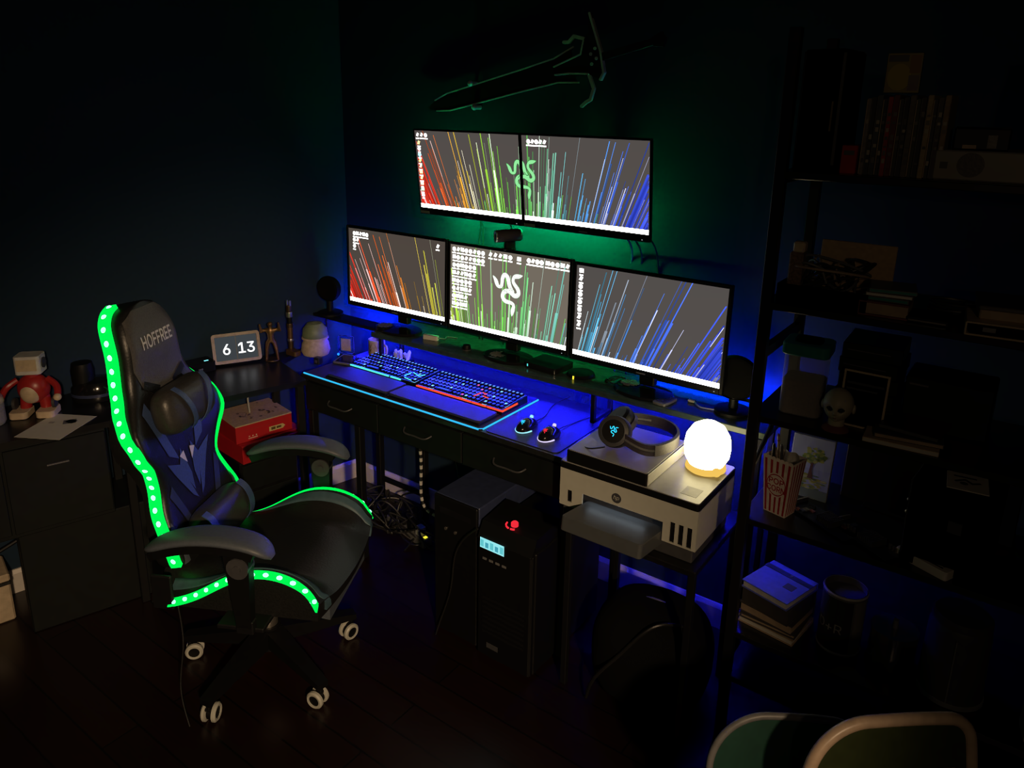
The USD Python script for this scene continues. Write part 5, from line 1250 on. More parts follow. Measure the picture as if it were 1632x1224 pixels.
# --- top board
z = BZ[5]
t = thing('tall_case', 'tall narrow black case with a thin gold edge beside the small red box', 'case', (2.262, -0.46, z), -4)
part(t, 'body', bb(-0.05, 0.05, -0.06, 0.1, 0, 0.29, 0.006), 'cloth_black'); part(t, 'edge_trim', bb(0.044, 0.0505, -0.062, -0.058, 0.02, 0.28, 0.0005), 'leather_grey'); part(t, 'gold_trim', bb(0.03, 0.034, -0.063, -0.059, 0.10, 0.17, 0.0005), 'gold')
t = thing('small_red_box', 'small dark red box between the tall case and the row of film cases', 'box', (2.335, -0.475, z), 0)
part(t, 'body', bb(-0.018, 0.018, -0.02, 0.06, 0, 0.068, 0.002), 'toy_red'); part(t, 'label', bb(-0.012, 0.012, -0.0208, -0.0195, 0.045, 0.056, 0), 'leather_grey')
spg = random.Random(12)
cols = [(0.16, 0.15, 0.14), (0.03, 0.03, 0.035), (0.05, 0.06, 0.065), (0.03, 0.03, 0.03), (0.3, 0.03, 0.025), (0.12, 0.02, 0.02), (0.04, 0.04, 0.045), (0.02, 0.02, 0.022), (0.1, 0.09, 0.07), (0.04, 0.05, 0.035), (0.02, 0.02, 0.02), (0.28, 0.22, 0.12), (0.03, 0.03, 0.04), (0.05, 0.04, 0.05), (0.2, 0.14, 0.07)]
cnames = ['pale grey', 'black', 'slate', 'black lettered', 'bright red', 'dark red', 'charcoal', 'plain black', 'brown-grey', 'dark green', 'black dotted', 'tan', 'navy', 'plum', 'ochre']
x = 2.362
for k, c in enumerate(cols):
    w = 0.0098 + 0.0012 * (k % 3); h = 0.178 + 0.008 * ((k * 7) % 3) * 0.5
    mname = 'spine_%d' % k
    mat(mname, c, 0.4, noise=0.2, scale=90)
    t = thing('film_case', f'{cnames[k]} film case, number {k + 1} from the left in the row on the top board' if False else f'{cnames[k]} spined film case standing in the row on the top board', 'film case', (x + w / 2, -0.50, z), 0, 'film cases in a row on the top board')
    part(t, 'case', bx((0, 0.06, h / 2), (w, 0.125, h), 0.0015), mname)
    part(t, 'spine_edge', bb(-w / 2, -w / 2 + 0.0016, -0.0045, -0.002, 0.003, h - 0.003, 0), 'leather_grey' if k % 3 else 'book_tan')
    it = [(sbox(-w * 0.28, 0.03 + 0.018 * q_, w * 0.28, 0.03 + 0.018 * q_ + spg.uniform(0.004, 0.013)), spg.choice([(0.3, 0.27, 0.22), (0.12, 0.11, 0.1), (0.06, 0.06, 0.06)]), 0) for q_ in range(7) if spg.random() < 0.6]
    if it: flat_print(t, 'spine_print', (0.0005, -0.0026, 0), (1, 0, 0), (0, 0, 1), it)
    x += w + 0.0006
t = thing('film_case', 'film case standing face out on top of the row, green and yellow cover', 'film case', (2.425, -0.475, z + 0.19), 4)
part(t, 'case', bx((0, 0.009, 0.045), (0.075, 0.014, 0.09), 0.001), 'spine_9')
it = [(sbox(-0.036, 0.002, 0.036, 0.088), (0.2, 0.16, 0.05), 0), (affinity.scale(Point(-0.008, 0.036).buffer(0.026), 0.95, 1.15), (0.3, 0.24, 0.03), 1), (sbox(0.012, 0.045, 0.034, 0.084), (0.18, 0.09, 0.03), 2), (sbox(0.012, 0.006, 0.034, 0.04), (0.12, 0.09, 0.1), 2), (sbox(-0.034, 0.07, 0.008, 0.085), (0.05, 0.05, 0.06), 3)]
flat_print(t, 'cover', (0, 0.0019, 0), (1, 0, 0), (0, 0, 1), it)
t = thing('game_console', 'white box-shaped game console with a round vent on the top board', 'game console', (2.665, -0.495, z), 0)
part(t, 'body', bx((0, 0.1, 0.034), (0.29, 0.22, 0.066), 0.003), 'console_white')
part(t, 'round_vent', basis(prism(Point(0, 0).buffer(0.027), 0.0012), (-0.072, -0.0095, 0.036), (1, 0, 0), (0, 0, 1), (0, -1, 0)), 'leather_grey'); part(t, 'logo_button', bb(-0.132, -0.117, -0.0112, -0.0095, 0.026, 0.041, 0), 'dark_grey'); part(t, 'base_shadow_gap', bb(-0.14, 0.14, -0.005, 0.2, -0.0, 0.002, 0), 'black_plastic')
t = thing('drive_dock', 'black drive dock with a pale label on top of the game console', 'dock', (2.60, -0.44, z + 0.0672), 5)
part(t, 'body', bx((0, 0, 0.025), (0.11, 0.09, 0.05), 0.004), 'black_plastic'); part(t, 'label', bb(0.012, 0.03, -0.0462, -0.0448, 0.006, 0.034, 0), 'leather_grey'); part(t, 'label', bb(-0.035, -0.008, -0.0462, -0.0448, 0.004, 0.012, 0), 'book_tan')
t = thing('tall_vase', 'tall black vase with a modelled gold highlight behind the game console', 'vase', (2.72, -0.37, z + 0.0672))
part(t, 'body', lathe([(0, 0), (0.035, 0), (0.042, 0.06), (0.036, 0.15), (0.026, 0.21), (0.03, 0.23), (0, 0.23)], 28), 'gloss_black'); part(t, 'gold_highlight', tube(spline([(-0.02, -0.036, 0.07), (-0.012, -0.036, 0.12), (-0.004, -0.033, 0.17)], 10), 0.003, 6), 'gold')  # gold tube shaped in place of the highlight on the vase

# --- second board
z = BZ[4]
t = thing('cable_tray', 'dark tray full of tangled cables with a tan backboard on the second board', 'tray', (2.315, -0.40, z))
part(t, 'tray', cat(bb(-0.11, 0.11, -0.115, 0.1, 0, 0.008), bb(-0.11, 0.11, -0.115, -0.109, 0, 0.05), bb(-0.11, -0.104, -0.115, 0.1, 0, 0.05), bb(0.104, 0.11, -0.115, 0.1, 0, 0.05)), 'cloth_black')
part(t, 'backboard', rot(bb(-0.06, 0.13, 0.085, 0.093, 0.01, 0.15), -4, (1, 0, 0)), 'cardboard')
tg_ = random.Random(21)
for k in range(7):
    p = [(tg_.uniform(-0.09, 0.09), tg_.uniform(-0.08, 0.06), 0.03 + 0.085 * tg_.random() * (1 if 0 < j < 7 else 0.3)) for j in range(8)]
    part(t, 'cable', tube(spline(p, 60), 0.0034, 6), ['cable_black', 'cable_grey', 'book_tan'][k % 3])
t = thing('plug_adapter', 'cream plug adapter standing in the left of the cable tray', 'adapter', (2.235, -0.46, z + 0.0085))
part(t, 'body', bx((0, 0, 0.06), (0.035, 0.03, 0.12), 0.004), 'brown_grain'); part(t, 'cap', bx((0.004, 0, 0.133), (0.03, 0.03, 0.028), 0.004), 'toy_cream')
t = thing('thick_book', 'thick tan book lying on the second board under clear disc cases', 'book', (2.46, -0.45, z), 3)
part(t, 'pages', bx((0, 0, 0.0185), (0.108, 0.12, 0.027), 0.001), 'book_tan'); part(t, 'cover', cat(bb(-0.056, 0.056, -0.063, 0.063, 0, 0.0045, 0.001), bb(-0.056, 0.056, -0.063, 0.063, 0.0325, 0.037, 0.001), bb(-0.056, -0.053, -0.063, 0.063, 0, 0.037, 0.001)), 'doll_cloth')
for k in range(3):
    t = thing('disc_case', ['clear disc case at the bottom of the three on the tan book', 'clear disc case in the middle of the three on the tan book', 'clear disc case on top of the three on the tan book'][k], 'disc case', (2.46 + 0.004 * k, -0.445, z + 0.0373 + 0.0105 * k), 2 + 4 * k, 'disc cases on the tan book')
    part(t, 'case', bx((0, 0, 0.005), (0.105, 0.11, 0.0098), 0.001), 'grey_plastic'); part(t, 'spine', bb(-0.05, 0.05, -0.0562, -0.0546, 0.002, 0.008, 0), 'white_plastic' if k == 1 else 'teal_plastic')
t = thing('slim_drive', 'slim black optical drive with a silver front edge on the second board', 'drive', (2.56, -0.46, z)); part(t, 'body', bx((0, 0, 0.007), (0.09, 0.1, 0.014), 0.002), 'black_plastic'); part(t, 'edge', bb(-0.04, 0.04, -0.0515, -0.0495, 0.004, 0.0075, 0), 'steel')
t = thing('cable_coil', 'coiled dark cable resting behind the slim drive', 'cable', (2.60, -0.37, z)); a_ = np.linspace(0, 2 * math.pi * 4, 90)
part(t, 'coil', tube(np.stack([(0.055 + 0.003 * np.sin(a_ * 0.7)) * np.cos(a_), 0.045 * np.sin(a_), 0.006 + 0.0075 * a_ / (2 * math.pi)], 1), 0.0035, 6), 'cable_black'); part(t, 'tie', cyl((0.055, -0.012, 0.018), (0.055, 0.012, 0.018), 0.016, 10), 'leather_grey')
t = thing('ring_binder', 'grey ring binder under a cream lidded box at the right of the second board', 'binder', (2.74, -0.44, z), 6)
part(t, 'cover', cat(bb(-0.11, 0.11, -0.1, 0.1, 0, 0.004), bb(-0.11, 0.11, -0.1, 0.1, 0.028, 0.032), bb(-0.11, -0.106, -0.1, 0.1, 0, 0.032)), 'toy_cream'); part(t, 'pages', bb(-0.1, 0.1, -0.095, 0.095, 0.004, 0.028), 'cloth_black'); part(t, 'label', bb(-0.075, -0.05, -0.097, -0.0945, 0.012, 0.022, 0), 'grey_plastic')
t = thing('shallow_box', 'shallow cream box on top of the ring binder', 'box', (2.75, -0.42, z + 0.0322), 8); part(t, 'body', bx((0, 0, 0.012), (0.2, 0.16, 0.024), 0.003), 'book_tan'); part(t, 'lid', bx((0, 0, 0.028), (0.205, 0.165, 0.01), 0.002), 'leather_grey')

# --- third board
z = BZ[3]
t = thing('canister', 'clear plastic canister with a teal lid half full of brown grain', 'canister', (2.285, -0.43, z), 4)
part(t, 'body', rbox((0, 0, 0.085), (0.108, 0.1, 0.17), 0.02), 'frosted'); part(t, 'contents', rbox((0, 0, 0.05), (0.103, 0.095, 0.096), 0.018), 'brown_grain'); part(t, 'lid', rbox((0, 0, 0.186), (0.122, 0.114, 0.032), 0.02), 'teal_plastic'); part(t, 'lid_button', rbox((0, 0, 0.205), (0.07, 0.06, 0.008), 0.015), 'cloth_black')
for k in range(5):
    t = thing('disc_drive', ['black disc drive at the bottom of the stack behind the doll head', 'black disc drive second from the bottom of the stack', 'black disc drive in the middle of the stack', 'black disc drive second from the top of the stack', 'black disc drive on top of the stack under the second board'][k], 'drive', (2.435, -0.33, z + 0.0425 * k), 2 * (-1) ** k, 'stack of disc drives on the third board')
    part(t, 'body', bx((0, 0, 0.021), (0.145, 0.16, 0.0415), 0.002), 'black_plastic'); part(t, 'front_line', bb(-0.06, 0.045, -0.0815, -0.0795, 0.022, 0.025, 0), 'dark_grey' if k < 3 else 'leather_grey')
t = thing('picture_frame', 'dark picture in a thin pinkish frame leaning behind the doll head', 'picture', (2.44, -0.455, z), 0)
fr2 = sbox(-0.055, 0, 0.055, 0.15)
part(t, 'frame', rot(basis(prism(fr2.difference(fr2.buffer(-0.005)), 0.008), (0, 0, 0), (1, 0, 0), (0, 0, 1), (0, -1, 0)), -6, (1, 0, 0)), 'beige'); part(t, 'picture', rot(bb(-0.052, 0.052, -0.004, 0.0, 0.003, 0.147, 0), -6, (1, 0, 0)), 'cloth_black')
flat_print(t, 'print', rot(trimesh.Trimesh([(0, -0.0042, 0.003)], []), -6, (1, 0, 0)).vertices[0], (1, 0, 0), trimesh.transformations.rotation_matrix(R(-6), (1, 0, 0))[:3, :3] @ np.array([0, 0, 1.0]), [(sbox(-0.045, 0.11, 0.045, 0.116), (0.03, 0.028, 0.026), 0), (sbox(-0.045, 0.095, 0.03, 0.1), (0.03, 0.028, 0.026), 0)])
# doll head
t = thing('doll_head', 'pale bald doll head with blackened eye sockets on the third board', 'doll', (2.392, -0.505, z), 2)
m = trimesh.creation.icosphere(5, 1.0); v = m.vertices
n_ = v.copy()
q = np.stack([v[:, 0] * 0.0375, v[:, 1] * 0.041, v[:, 2] * 0.045], 1)
low = np.clip(-n_[:, 2], 0, 1)
q[:, 0] *= 1 - 0.22 * low ** 1.2
fr1 = np.clip(-n_[:, 1], 0, 1)
def bump(px_, pz_, r, h):
    w = np.exp(-(((n_[:, 0] - px_) / r) ** 2 + ((n_[:, 2] - pz_) / r) ** 2)) * (n_[:, 1] < 0)
    q[:, 1] -= h * w
bump(0, -0.30, 0.10, 0.006); bump(0, -0.18, 0.08, 0.003); bump(-0.36, -0.05, 0.17, -0.0075); bump(0.36, -0.05, 0.17, -0.0075)
bump(-0.42, -0.42, 0.2, 0.004); bump(0.42, -0.42, 0.2, 0.004); bump(0, -0.53, 0.08, 0.004); bump(0, -0.61, 0.09, 0.003); bump(0, -0.57, 0.04, -0.003); bump(0, -0.82, 0.13, 0.006); bump(0, 0.35, 0.5, 0.002)
m.vertices = q + np.array([0, 0, 0.068])
hd = part(t, 'head', m, 'doll', smooth=60)
def onface(px_, pz_, rx_, rz__, name, mt_):
    g = trimesh.Trimesh(*[np.asarray(x_) for x_ in tri(affinity.scale(Point(0, 0).buffer(1, 8), rx_, rz__))], process=False) if False else None
    sel = ((n_[:, 0] - px_) / rx_) ** 2 + ((n_[:, 2] - pz_) / rz__) ** 2 < 1
    sel &= n_[:, 1] < 0
    f = m.faces[np.all(sel[m.faces], axis=1)]
    nv = trimesh.Trimesh(m.vertices, m.faces, process=False).vertex_normals
    return part(hd, name, trimesh.Trimesh(m.vertices + nv * 0.0005, f, process=False), mt_, smooth=60)
for s_ in (-1, 1):
    onface(s_ * 0.37, -0.05, 0.23, 0.16, 'eye_socket', 'doll_dark')
    part(hd, 'eye', sph((s_ * 0.0135, -0.0325, 0.066), 0.0052, 2), 'gloss_black')
    part(hd, 'ear', sph((s_ * 0.0375, 0.004, 0.062), (0.005, 0.009, 0.013), 2), 'doll')
onface(0, -0.57, 0.17, 0.035, 'mouth', 'doll_cloth')
part(t, 'neck', lathe([(0, 0.0), (0.022, 0.0), (0.02, 0.012), (0.02, 0.036), (0, 0.04)], 24), 'doll')
part(t, 'collar', lathe([(0, 0), (0.034, 0), (0.032, 0.006), (0.022, 0.014), (0, 0.014)], 24), 'doll_cloth')
for k in range(3):
    t = thing('notebook', ['cream notebook at the front edge of the third board, under the brown papers', 'brown notebook in the middle of the pile on the third board', 'thin dark notebook on top of the pile on the third board'][k], 'notebook', (2.545 + 0.01 * k, -0.47 + 0.02 * k, z + 0.0125 * k), [4, 8, -6][k], 'notebooks on the third board')
    part(t, 'cover', bx((0, 0, 0.006), (0.17 - 0.015 * k, 0.13, 0.012), 0.001), ['toy_cream', 'book_dark', 'leather'][k]); part(t, 'pages', bb(-0.083 + 0.008 * k, 0.083 - 0.008 * k, -0.0655, -0.064, 0.002, 0.01, 0), ['paper', 'book_tan', 'leather_grey'][k])
t = thing('metal_box', 'dark hinged metal box with a silver handle at the back of the third board', 'box', (2.62, -0.30, z)); part(t, 'body', bx((0, 0, 0.07), (0.2, 0.14, 0.14), 0.004), 'black_plastic'); part(t, 'handle', bb(-0.09, -0.045, -0.0735, -0.069, 0.118, 0.124, 0.001), 'steel')

# --- fourth board
z = BZ[2]
t = thing('popcorn_box', 'red and white striped popcorn box holding pens and papers', 'popcorn box', (2.262, -0.445, z), -14)
b_, tp, H = 0.033, 0.046, 0.172
zig = lambda k: 0.0 if k % 2 else -0.006
Vv = []; Ff = []
rows = [(-1, -1), (1, -1), (1, 1), (-1, 1)]
hull = trimesh.Trimesh([(x_ * b_, y_ * b_ * 0.8, 0) for x_, y_ in rows] + [(x_ * tp, y_ * tp * 0.8, H) for x_, y_ in rows], [[0, 1, 5], [0, 5, 4], [1, 2, 6], [1, 6, 5], [2, 3, 7], [2, 7, 6], [3, 0, 4], [3, 4, 7], [0, 2, 1], [0, 3, 2]], process=False)
inn = trimesh.Trimesh([(x_ * (b_ - 0.001), y_ * (b_ * 0.8 - 0.001), 0.001) for x_, y_ in rows] + [(x_ * (tp - 0.001), y_ * (tp * 0.8 - 0.001), H) for x_, y_ in rows], [f[::-1] for f in [[0, 1, 5], [0, 5, 4], [1, 2, 6], [1, 6, 5], [2, 3, 7], [2, 7, 6], [3, 0, 4], [3, 4, 7], [0, 2, 1], [0, 3, 2]]], process=False)
part(t, 'carton', cat(hull, inn), 'popcorn_white', smooth=False)
def wrap_side(axis):
    def f_(v, l):
        h_ = v[:, 1]; k_ = b_ + (tp - b_) * h_ / H
        if axis == 'f': return np.stack([v[:, 0] * k_, -(k_ * 0.8) - l, h_], 1)
        return np.stack([k_ + l, v[:, 0] * k_ * 0.8, h_], 1)
    return f_
red = (0.38, 0.015, 0.02)
oval = affinity.scale(Point(0, 0).buffer(1, 12), 0.72, 0.034); oval = affinity.translate(oval, 0, 0.092)
its = []
for k in range(5):
    s0 = sbox(-0.86 + 0.4 * k - 0.02, 0.004, -0.86 + 0.4 * k + 0.14, H - 0.006)
    its.append((s0.difference(oval.buffer(0.004)).segmentize(0.03), red, 0))
its.append((oval.difference(affinity.scale(oval, 0.93, 0.9)), red, 1))
tx = [affinity.translate(affinity.scale(text_shape('POP', 0.02, True), 21, 0.85, origin=(0, 0)), 0, 0.104), affinity.translate(affinity.scale(text_shape('CORN', 0.02, True), 19, 0.85, origin=(0, 0)), 0, 0.081)]
for q_ in tx: its.append((q_, red, 2))
flat_print(t, 'front_print', (0, 0, 0), (1, 0, 0), (0, 1, 0), its, bend=wrap_side('f'))
flat_print(t, 'side_print', (0, 0, 0), (1, 0, 0), (0, 1, 0), [(sbox(-0.86 + 0.4 * k - 0.02, 0.004, -0.86 + 0.4 * k + 0.14, H - 0.006), red, 0) for k in range(5)], bend=wrap_side('s'))
for k in range(7): part(t, 'scalloped_edge', basis(prism(affinity.scale(Point(0, 0).buffer(0.0065, 6), 1, 0.8), 0.001), (-tp + 0.0066 + 0.0132 * k, -tp * 0.8, H), (1, 0, 0), (0, 0, 1), (0, -1, 0)), 'popcorn_white')
for k, (x_, y_, dx, dy, L_, lab, mt_) in enumerate(((-0.02, -0.015, -0.01, 0.0, 0.2, 'dark pen leaning at the corner of the popcorn box', 'black_plastic'), (0.0, 0.01, -0.03, 0.01, 0.215, 'pale wooden stick standing in the popcorn box', 'book_tan'), (0.012, -0.012, -0.022, 0.0, 0.2, 'dark grey brush handle standing in the popcorn box', 'dark_grey'))):
    p0 = np.array([2.262 + x_, -0.445 + y_, z + 0.004]); p1 = p0 + np.array([dx, dy, L_])
    tt_ = thing('pen', lab, 'pen', p0); part(tt_, 'shaft', cone((0, 0, 0.0), p1 - p0, 0.003, 0.0042, 10), mt_); part(tt_, 'cap', cone((p1 - p0) * 0.93, (p1 - p0) * 1.03, 0.0046, 0.002, 10), 'doll_cloth' if k == 1 else mt_)
tt_ = thing('folded_paper', 'crumpled lilac-lit paper sticking out of the popcorn box', 'paper', (2.278, -0.436, z + 0.1))
gx, gy = np.meshgrid(np.linspace(-0.022, 0.022, 9), np.linspace(0, 0.085, 9)); pz_ = 0.008 * np.sin(gx * 200) + 0.006 * np.cos(gy * 90 + gx * 60)
Vp = np.stack([gx.ravel(), pz_.ravel(), gy.ravel()], 1); Fp = [[i * 9 + j, i * 9 + j + 1, (i + 1) * 9 + j + 1] for i in range(8) for j in range(8)] + [[i * 9 + j, (i + 1) * 9 + j + 1, (i + 1) * 9 + j] for i in range(8) for j in range(8)]
part(tt_, 'sheet', trimesh.Trimesh(Vp, Fp, process=False), 'paper', smooth=60)
t = thing('canvas', 'small canvas painting of a green tree, sky tinted with blue light, on the fourth board', 'painting', (2.30, -0.315, z), 0)
tl_ = -10
cvw, cvh = 0.118, 0.185
part(t, 'canvas', rot(bb(-cvw / 2, cvw / 2, 0, 0.016, 0, cvh, 0.001), tl_, (1, 0, 0)), 'paper')
Rm = trimesh.transformations.rotation_matrix(R(tl_), (1, 0, 0))[:3, :3]
cg2 = random.Random(5)
it = [(sbox(-cvw / 2 + 0.001, 0.09, cvw / 2 - 0.001, cvh - 0.001), (0.3, 0.34, 0.7), 0), (sbox(-cvw / 2 + 0.001, 0.001, cvw / 2 - 0.001, 0.09), (0.26, 0.3, 0.68), 0), (sbox(-cvw / 2 + 0.001, 0.001, cvw / 2 - 0.001, 0.03), (0.12, 0.16, 0.2), 1)]  # blue light tinted into the sky colours
for k in range(70):
    a1, r1 = cg2.uniform(0, 6.28), cg2.random() ** 0.5
    it.append((affinity.translate(affinity.scale(Point(0, 0).buffer(0.006, 4), cg2.uniform(0.6, 1.3), cg2.uniform(0.4, 0.8)), 0.006 + 0.034 * r1 * math.cos(a1), 0.128 + 0.026 * r1 * math.sin(a1)), cg2.choice([(0.12, 0.2, 0.06), (0.25, 0.3, 0.1), (0.35, 0.36, 0.14), (0.08, 0.14, 0.08)]), 2 + k % 4))
    it.append((affinity.translate(affinity.scale(Point(0, 0).buffer(0.006, 4), cg2.uniform(0.8, 1.6), cg2.uniform(0.3, 0.6)), cg2.uniform(-0.045, 0.045), 0.05 + 0.022 * cg2.uniform(-1, 1)), cg2.choice([(0.3, 0.3, 0.08), (0.2, 0.24, 0.1), (0.4, 0.4, 0.3), (0.1, 0.16, 0.12)]), 2 + k % 4))
it.append((Polygon([(-0.004, 0.06), (0.012, 0.06), (0.006, 0.085), (0.009, 0.108), (0.001, 0.108), (-0.001, 0.085)]), (0.1, 0.04, 0.05), 7))
flat_print(t, 'painted_tree', (0, 0, 0), (1, 0, 0), Rm @ np.array([0, 0, 1.0]), it)
t = thing('dark_board', 'large dark flat panel standing at the back of the fourth board', 'panel', (2.60, -0.25, z), -3); part(t, 'panel', rot(bb(-0.22, 0.22, 0, 0.018, 0, 0.27, 0.003), -5, (1, 0, 0)), 'black_plastic'); part(t, 'foot', bb(-0.15, 0.15, -0.03, 0.05, 0, 0.008), 'black_metal')  # plain dark upright board
def board(label, x, y, rz, L_, W2, seed):
    t = thing('circuit_board', label, 'circuit board', (x, y, z), rz, 'loose circuit boards on the fourth board')
    part(t, 'board', bb(-L_ / 2, L_ / 2, -W2 / 2, W2 / 2, 0.006, 0.0085, 0), 'pcb'); g = random.Random(seed)
    part(t, 'bracket', bb(-L_ / 2 - 0.004, -L_ / 2, -W2 / 2, W2 / 2, 0.0, 0.02, 0), 'steel')
    part(t, 'heat_sink', cat(*[bb(-0.01 + 0.006 * k, -0.007 + 0.006 * k, -0.025, 0.025, 0.0085, 0.026, 0) for k in range(9)]), 'dark_grey')
    for k in range(7):
        cx, cy = g.uniform(-L_ * 0.45, L_ * 0.42), g.uniform(-W2 * 0.4, W2 * 0.4)
        if -0.02 < cx < 0.055: cx = -0.06
        part(t, 'chip', bb(cx - 0.007, cx + 0.007, cy - 0.005, cy + 0.005, 0.008, 0.0125, 0), g.choice(['leather', 'grey_plastic', 'pcblue', 'doll_cloth']))
    for k in range(3): part(t, 'capacitor', cyl((L_ * 0.3 + 0.01 * k, W2 * 0.3, 0.008), (L_ * 0.3 + 0.01 * k, W2 * 0.3, 0.022), 0.004, 10), 'steel')
board('loose circuit board lying next to the popcorn box', 2.385, -0.43, -30, 0.2, 0.075, 1)
board('loose circuit board lying farther along, next to the white hub', 2.50, -0.46, -34, 0.19, 0.07, 2)
t = thing('audio_box', 'dark box with round sockets on the fourth board under a white note', 'box', (2.685, -0.42, z), -4); part(t, 'body', bx((0, 0, 0.115), (0.19, 0.18, 0.23), 0.004), 'cloth_black')
for k in range(2): part(t, 'socket', sph((-0.098, -0.05, 0.12 + 0.035 * k), 0.006, 2), 'steel')
part(t, 'front_vent', bb(0.0, 0.03, -0.093, -0.089, 0.12, 0.15, 0), 'dark_grey')
t = thing('white_note', 'white card with a black drawing lying on the dark audio box', 'card', (2.70, -0.445, z + 0.2302), 6); part(t, 'card', bb(-0.045, 0.045, -0.05, 0.05, 0, 0.003, 0.0005), 'paper')
flat_print(t, 'drawing', (0, 0, 0.003), (1, 0, 0), (0, 1, 0), [(shapely.union_all([LineString([(-0.025, -0.005), (-0.005, 0.012), (0.01, -0.006), (0.025, 0.004)]).buffer(0.004), Point(-0.008, -0.012).buffer(0.009), sbox(-0.03, 0.022, 0.02, 0.03)]), (0.02, 0.02, 0.02), 0)])
t = thing('usb_hub', 'white hub with a row of dark slots on the fourth board', 'hub', (2.645, -0.49, z), -24)
part(t, 'body', rbox((0, 0, 0.012), (0.135, 0.05, 0.024), 0.008), 'white_plastic')
for k in range(3): part(t, 'slot', bb(-0.045, 0.05, -0.014 + 0.011 * k, -0.009 + 0.011 * k, 0.0235, 0.0248, 0), 'gloss_black')

# --- fifth board
z = BZ[1]
lab = ['tan book at the bottom of the pile on the fifth board', 'dark book second from the bottom of the pile', 'thick tan book in the middle of the pile', 'thick dark book below the white box file', 'white box file with blue light in its colour on top of the pile of books']
hh = 0.0
for k, (w, d, h, rzz, mt_, pg_) in enumerate(((0.17, 0.15, 0.02, -8, 'book_tan', 'paper'), (0.165, 0.15, 0.014, -4, 'book_dark', 'book_tan'), (0.165, 0.15, 0.03, -10, 'book_dark', 'book_tan'), (0.155, 0.16, 0.05, -14, 'book_dark', 'book_dark'), (0.15, 0.165, 0.024, -16, 'file_blue_lit', 'book_white'))):
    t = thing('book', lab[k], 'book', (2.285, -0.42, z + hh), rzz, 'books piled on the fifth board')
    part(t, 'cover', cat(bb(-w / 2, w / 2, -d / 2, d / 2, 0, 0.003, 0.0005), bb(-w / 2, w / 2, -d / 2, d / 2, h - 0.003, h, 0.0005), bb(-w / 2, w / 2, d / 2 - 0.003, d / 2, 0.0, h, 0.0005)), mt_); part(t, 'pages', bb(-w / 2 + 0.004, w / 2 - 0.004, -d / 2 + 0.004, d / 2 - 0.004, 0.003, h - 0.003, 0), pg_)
    if k == 4:
        part(t, 'elastic_band', bb(-w / 2 - 0.001, w / 2 + 0.001, 0.035, 0.055, h, h + 0.0015, 0), 'pcblue'); part(t, 'label', bb(0.02, 0.05, -0.02, 0.01, h, h + 0.0008, 0), 'printer_grey'); part(t, 'snap', cyl((0.01, 0.045, h), (0.01, 0.045, h + 0.004), 0.004, 12), 'steel')
    hh += h + 0.0004
t = thing('lettered_tin', 'tin with pale D+R lettering on a dark label on the fifth board', 'tin', (2.462, -0.41, z), 10)
part(t, 'wall', lathe([(0.0, 0.0), (0.058, 0), (0.058, 0.185), (0.055, 0.19), (0.0545, 0.185), (0.0545, 0.17), (0, 0.17)], 44), 'grey_plastic')
for z_ in (0.006, 0.186): part(t, 'rim', lathe([(0.0575, z_ - 0.004), (0.0605, z_), (0.0575, z_ + 0.004)], 44), 'book_white')
def wrap_tin(v, l): a = v[:, 0] / 0.0582 - math.pi / 2 - 0.5; return np.stack([(0.0584 + l) * np.cos(a), (0.0584 + l) * np.sin(a), v[:, 1]], 1)
tin_l = sbox(-0.06, 0.012, 0.055, 0.178).segmentize(0.006)
its = [(shapely.union_all([sbox(-0.06 + 0.005 * k, 0.012, -0.0545 + 0.005 * k, 0.178) for k in range(1)]), (0.02, 0.02, 0.022), 0)]
its = [(sbox(-0.06 + 0.005 * k, 0.012, -0.055 + 0.005 * k, 0.178), (0.02, 0.02, 0.022), 0) for k in range(23)]
its += [(sbox(0.06 + 0.005 * k, 0.012, 0.065 + 0.005 * k, 0.178), (0.2, 0.19, 0.18), 0) for k in range(8)]
its += [(affinity.translate(text_shape('D+R', 0.028, False), -0.004, 0.085), (0.3, 0.3, 0.32), 2), (sbox(-0.045, 0.055, 0.03, 0.058), (0.14, 0.14, 0.15), 2), (sbox(-0.01, 0.155, 0.03, 0.16), (0.14, 0.14, 0.15), 2)]
flat_print(t, 'label_print', (0, 0, 0), (1, 0, 0), (0, 1, 0), its, bend=wrap_tin)
t = thing('disc_spindle', 'spindle of shiny discs between the tin and the tall tub', 'disc spindle', (2.598, -0.41, z))
part(t, 'base', lathe([(0, 0), (0.064, 0), (0.064, 0.012), (0.06, 0.016), (0, 0.016)], 40), 'black_plastic'); part(t, 'discs', lathe([(0.008, 0.016), (0.06, 0.016), (0.06, 0.12), (0.008, 0.12)], 44), 'disc'); part(t, 'core', cyl((0, 0, 0.016), (0, 0, 0.145), 0.007, 16), 'grey_plastic')
t = thing('tall_tub', 'tall dark translucent tub with a lid at the end of the fifth board', 'tub', (2.745, -0.42, z))
part(t, 'wall', lathe([(0, 0), (0.075, 0), (0.078, 0.01), (0.073, 0.2), (0.066, 0.22), (0, 0.222)], 44), 'dark_grey'); part(t, 'lid', lathe([(0, 0.22), (0.07, 0.22), (0.07, 0.235), (0.064, 0.24), (0, 0.24)], 44), 'dark_grey'); part(t, 'seam', bb(-0.0015, 0.0015, -0.0795, -0.0735, 0.01, 0.2, 0), 'grey_plastic'); part(t, 'foot_ring', lathe([(0.072, 0), (0.081, 0.002), (0.081, 0.012), (0.076, 0.016)], 44), 'grey_plastic')
t = thing('small_tin', 'small cream tin with dark dots at the right picture edge', 'tin', (2.955, -0.47, z + 0.0), 10); part(t, 'body', bx((0, 0, 0.07), (0.09, 0.08, 0.14), 0.006), 'jar_beige')
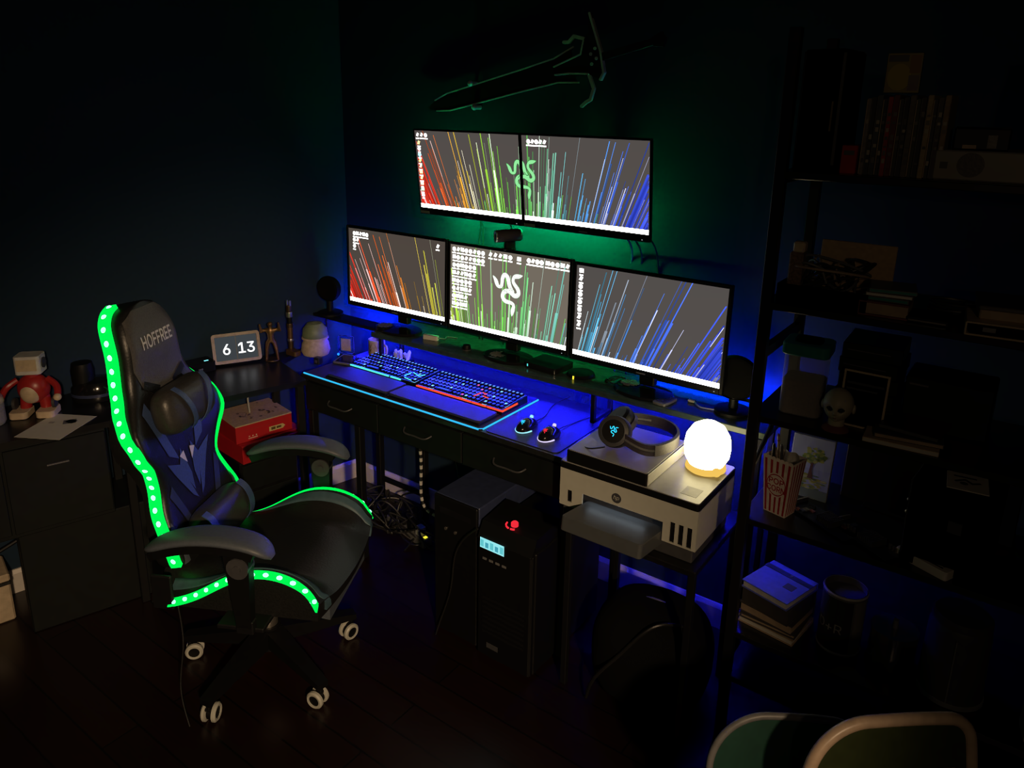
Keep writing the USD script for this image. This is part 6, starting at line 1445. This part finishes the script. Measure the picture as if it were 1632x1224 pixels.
for k in range(3): part(t, 'dot', cyl((-0.02, -0.041, 0.05 + 0.03 * k), (-0.02, -0.0395, 0.05 + 0.03 * k), 0.006, 12), 'black_plastic')

# ================================================================== two folding children's chairs at the lower edge
def kid_chair(label, x, y, rz, w, h, rad, top, tube_r, mtf, zoff=0.0, plates=True):
    t = thing('folding_chair', label, 'folding chair', (x, y, 0), rz, None)
    zt = top
    o = sbox(-w / 2, zt - h, w / 2, zt).buffer(-rad).buffer(rad, quad_segs=8)
    o = o.intersection(sbox(-w / 2, zt - h - 0.3, w / 2 + 0.4, zt).buffer(-0.13).buffer(0.13, quad_segs=12))
    ring = np.array(o.exterior.coords)[:-1]
    ring = spline(np.array([(p[0], 0.0, p[1]) for p in ring]), 90, True)[:-1]
    lean_ = trimesh.transformations.rotation_matrix(R(-14), (1, 0, 0), (0, 0, zt - h))
    fr3 = tube(ring, tube_r, 12, True); fr3.apply_transform(lean_)
    part(t, 'back_frame', fr3, mtf)
    pn = basis(prism(o.buffer(-tube_r * 0.6), 0.006), (0, 0.003, 0), (1, 0, 0), (0, 0, 1), (0, -1, 0)); pn.apply_transform(lean_)
    part(t, 'back_panel', pn, 'kid_green' if plates else 'kid_teal')
    if plates:
        for s_ in (-1, 1):
            g = Polygon([(s_ * (w / 2 - 0.055) - 0.016, zt - h * 0.75), (s_ * (w / 2 - 0.055) + 0.02, zt - h * 0.75), (s_ * (w / 2 - 0.055) + 0.018, zt - h * 0.42), (s_ * (w / 2 - 0.055) - 0.01, zt - h * 0.42)]).buffer(0.006).difference(Point(s_ * (w / 2 - 0.052), zt - h * 0.46).buffer(0.005))
            m_ = basis(prism(g, 0.006), (0, -0.006, 0), (1, 0, 0), (0, 0, 1), (0, -1, 0)); m_.apply_transform(lean_); part(t, 'bracket', m_, mtf)
    # folded flat: the seat hangs upright below the back, the legs close together
    part(t, 'seat', bx((0, 0.03, 0.27), (w * 0.9, 0.024, 0.26), 0.01), 'kid_green')
    for s_ in (-1, 1):
        part(t, 'leg', tube(spline([(s_ * (w / 2 - 0.01), 0.0, zt - h + 0.02), (s_ * (w / 2 - 0.01), 0.012, 0.3), (s_ * (w / 2 - 0.01), 0.02, 0.012)], 20), tube_r * 0.9, 10), mtf)
        part(t, 'leg', tube(spline([(s_ * (w / 2 - 0.035), 0.055, 0.4), (s_ * (w / 2 - 0.035), 0.058, 0.2), (s_ * (w / 2 - 0.035), 0.06, 0.012)], 16), tube_r * 0.9, 10), mtf)
    return t

kid_chair('cream framed green folding chair whose back has two drilled brackets, at the lower edge', 2.705, -1.10, 40, 0.335, 0.24, 0.045, 0.80, 0.0122, 'kid_frame')
kid_chair('grey framed dark green folding chair partly behind the one with brackets', 2.52, -1.06, 32, 0.36, 0.26, 0.11, 0.668, 0.008, 'grey_plastic', plates=False)
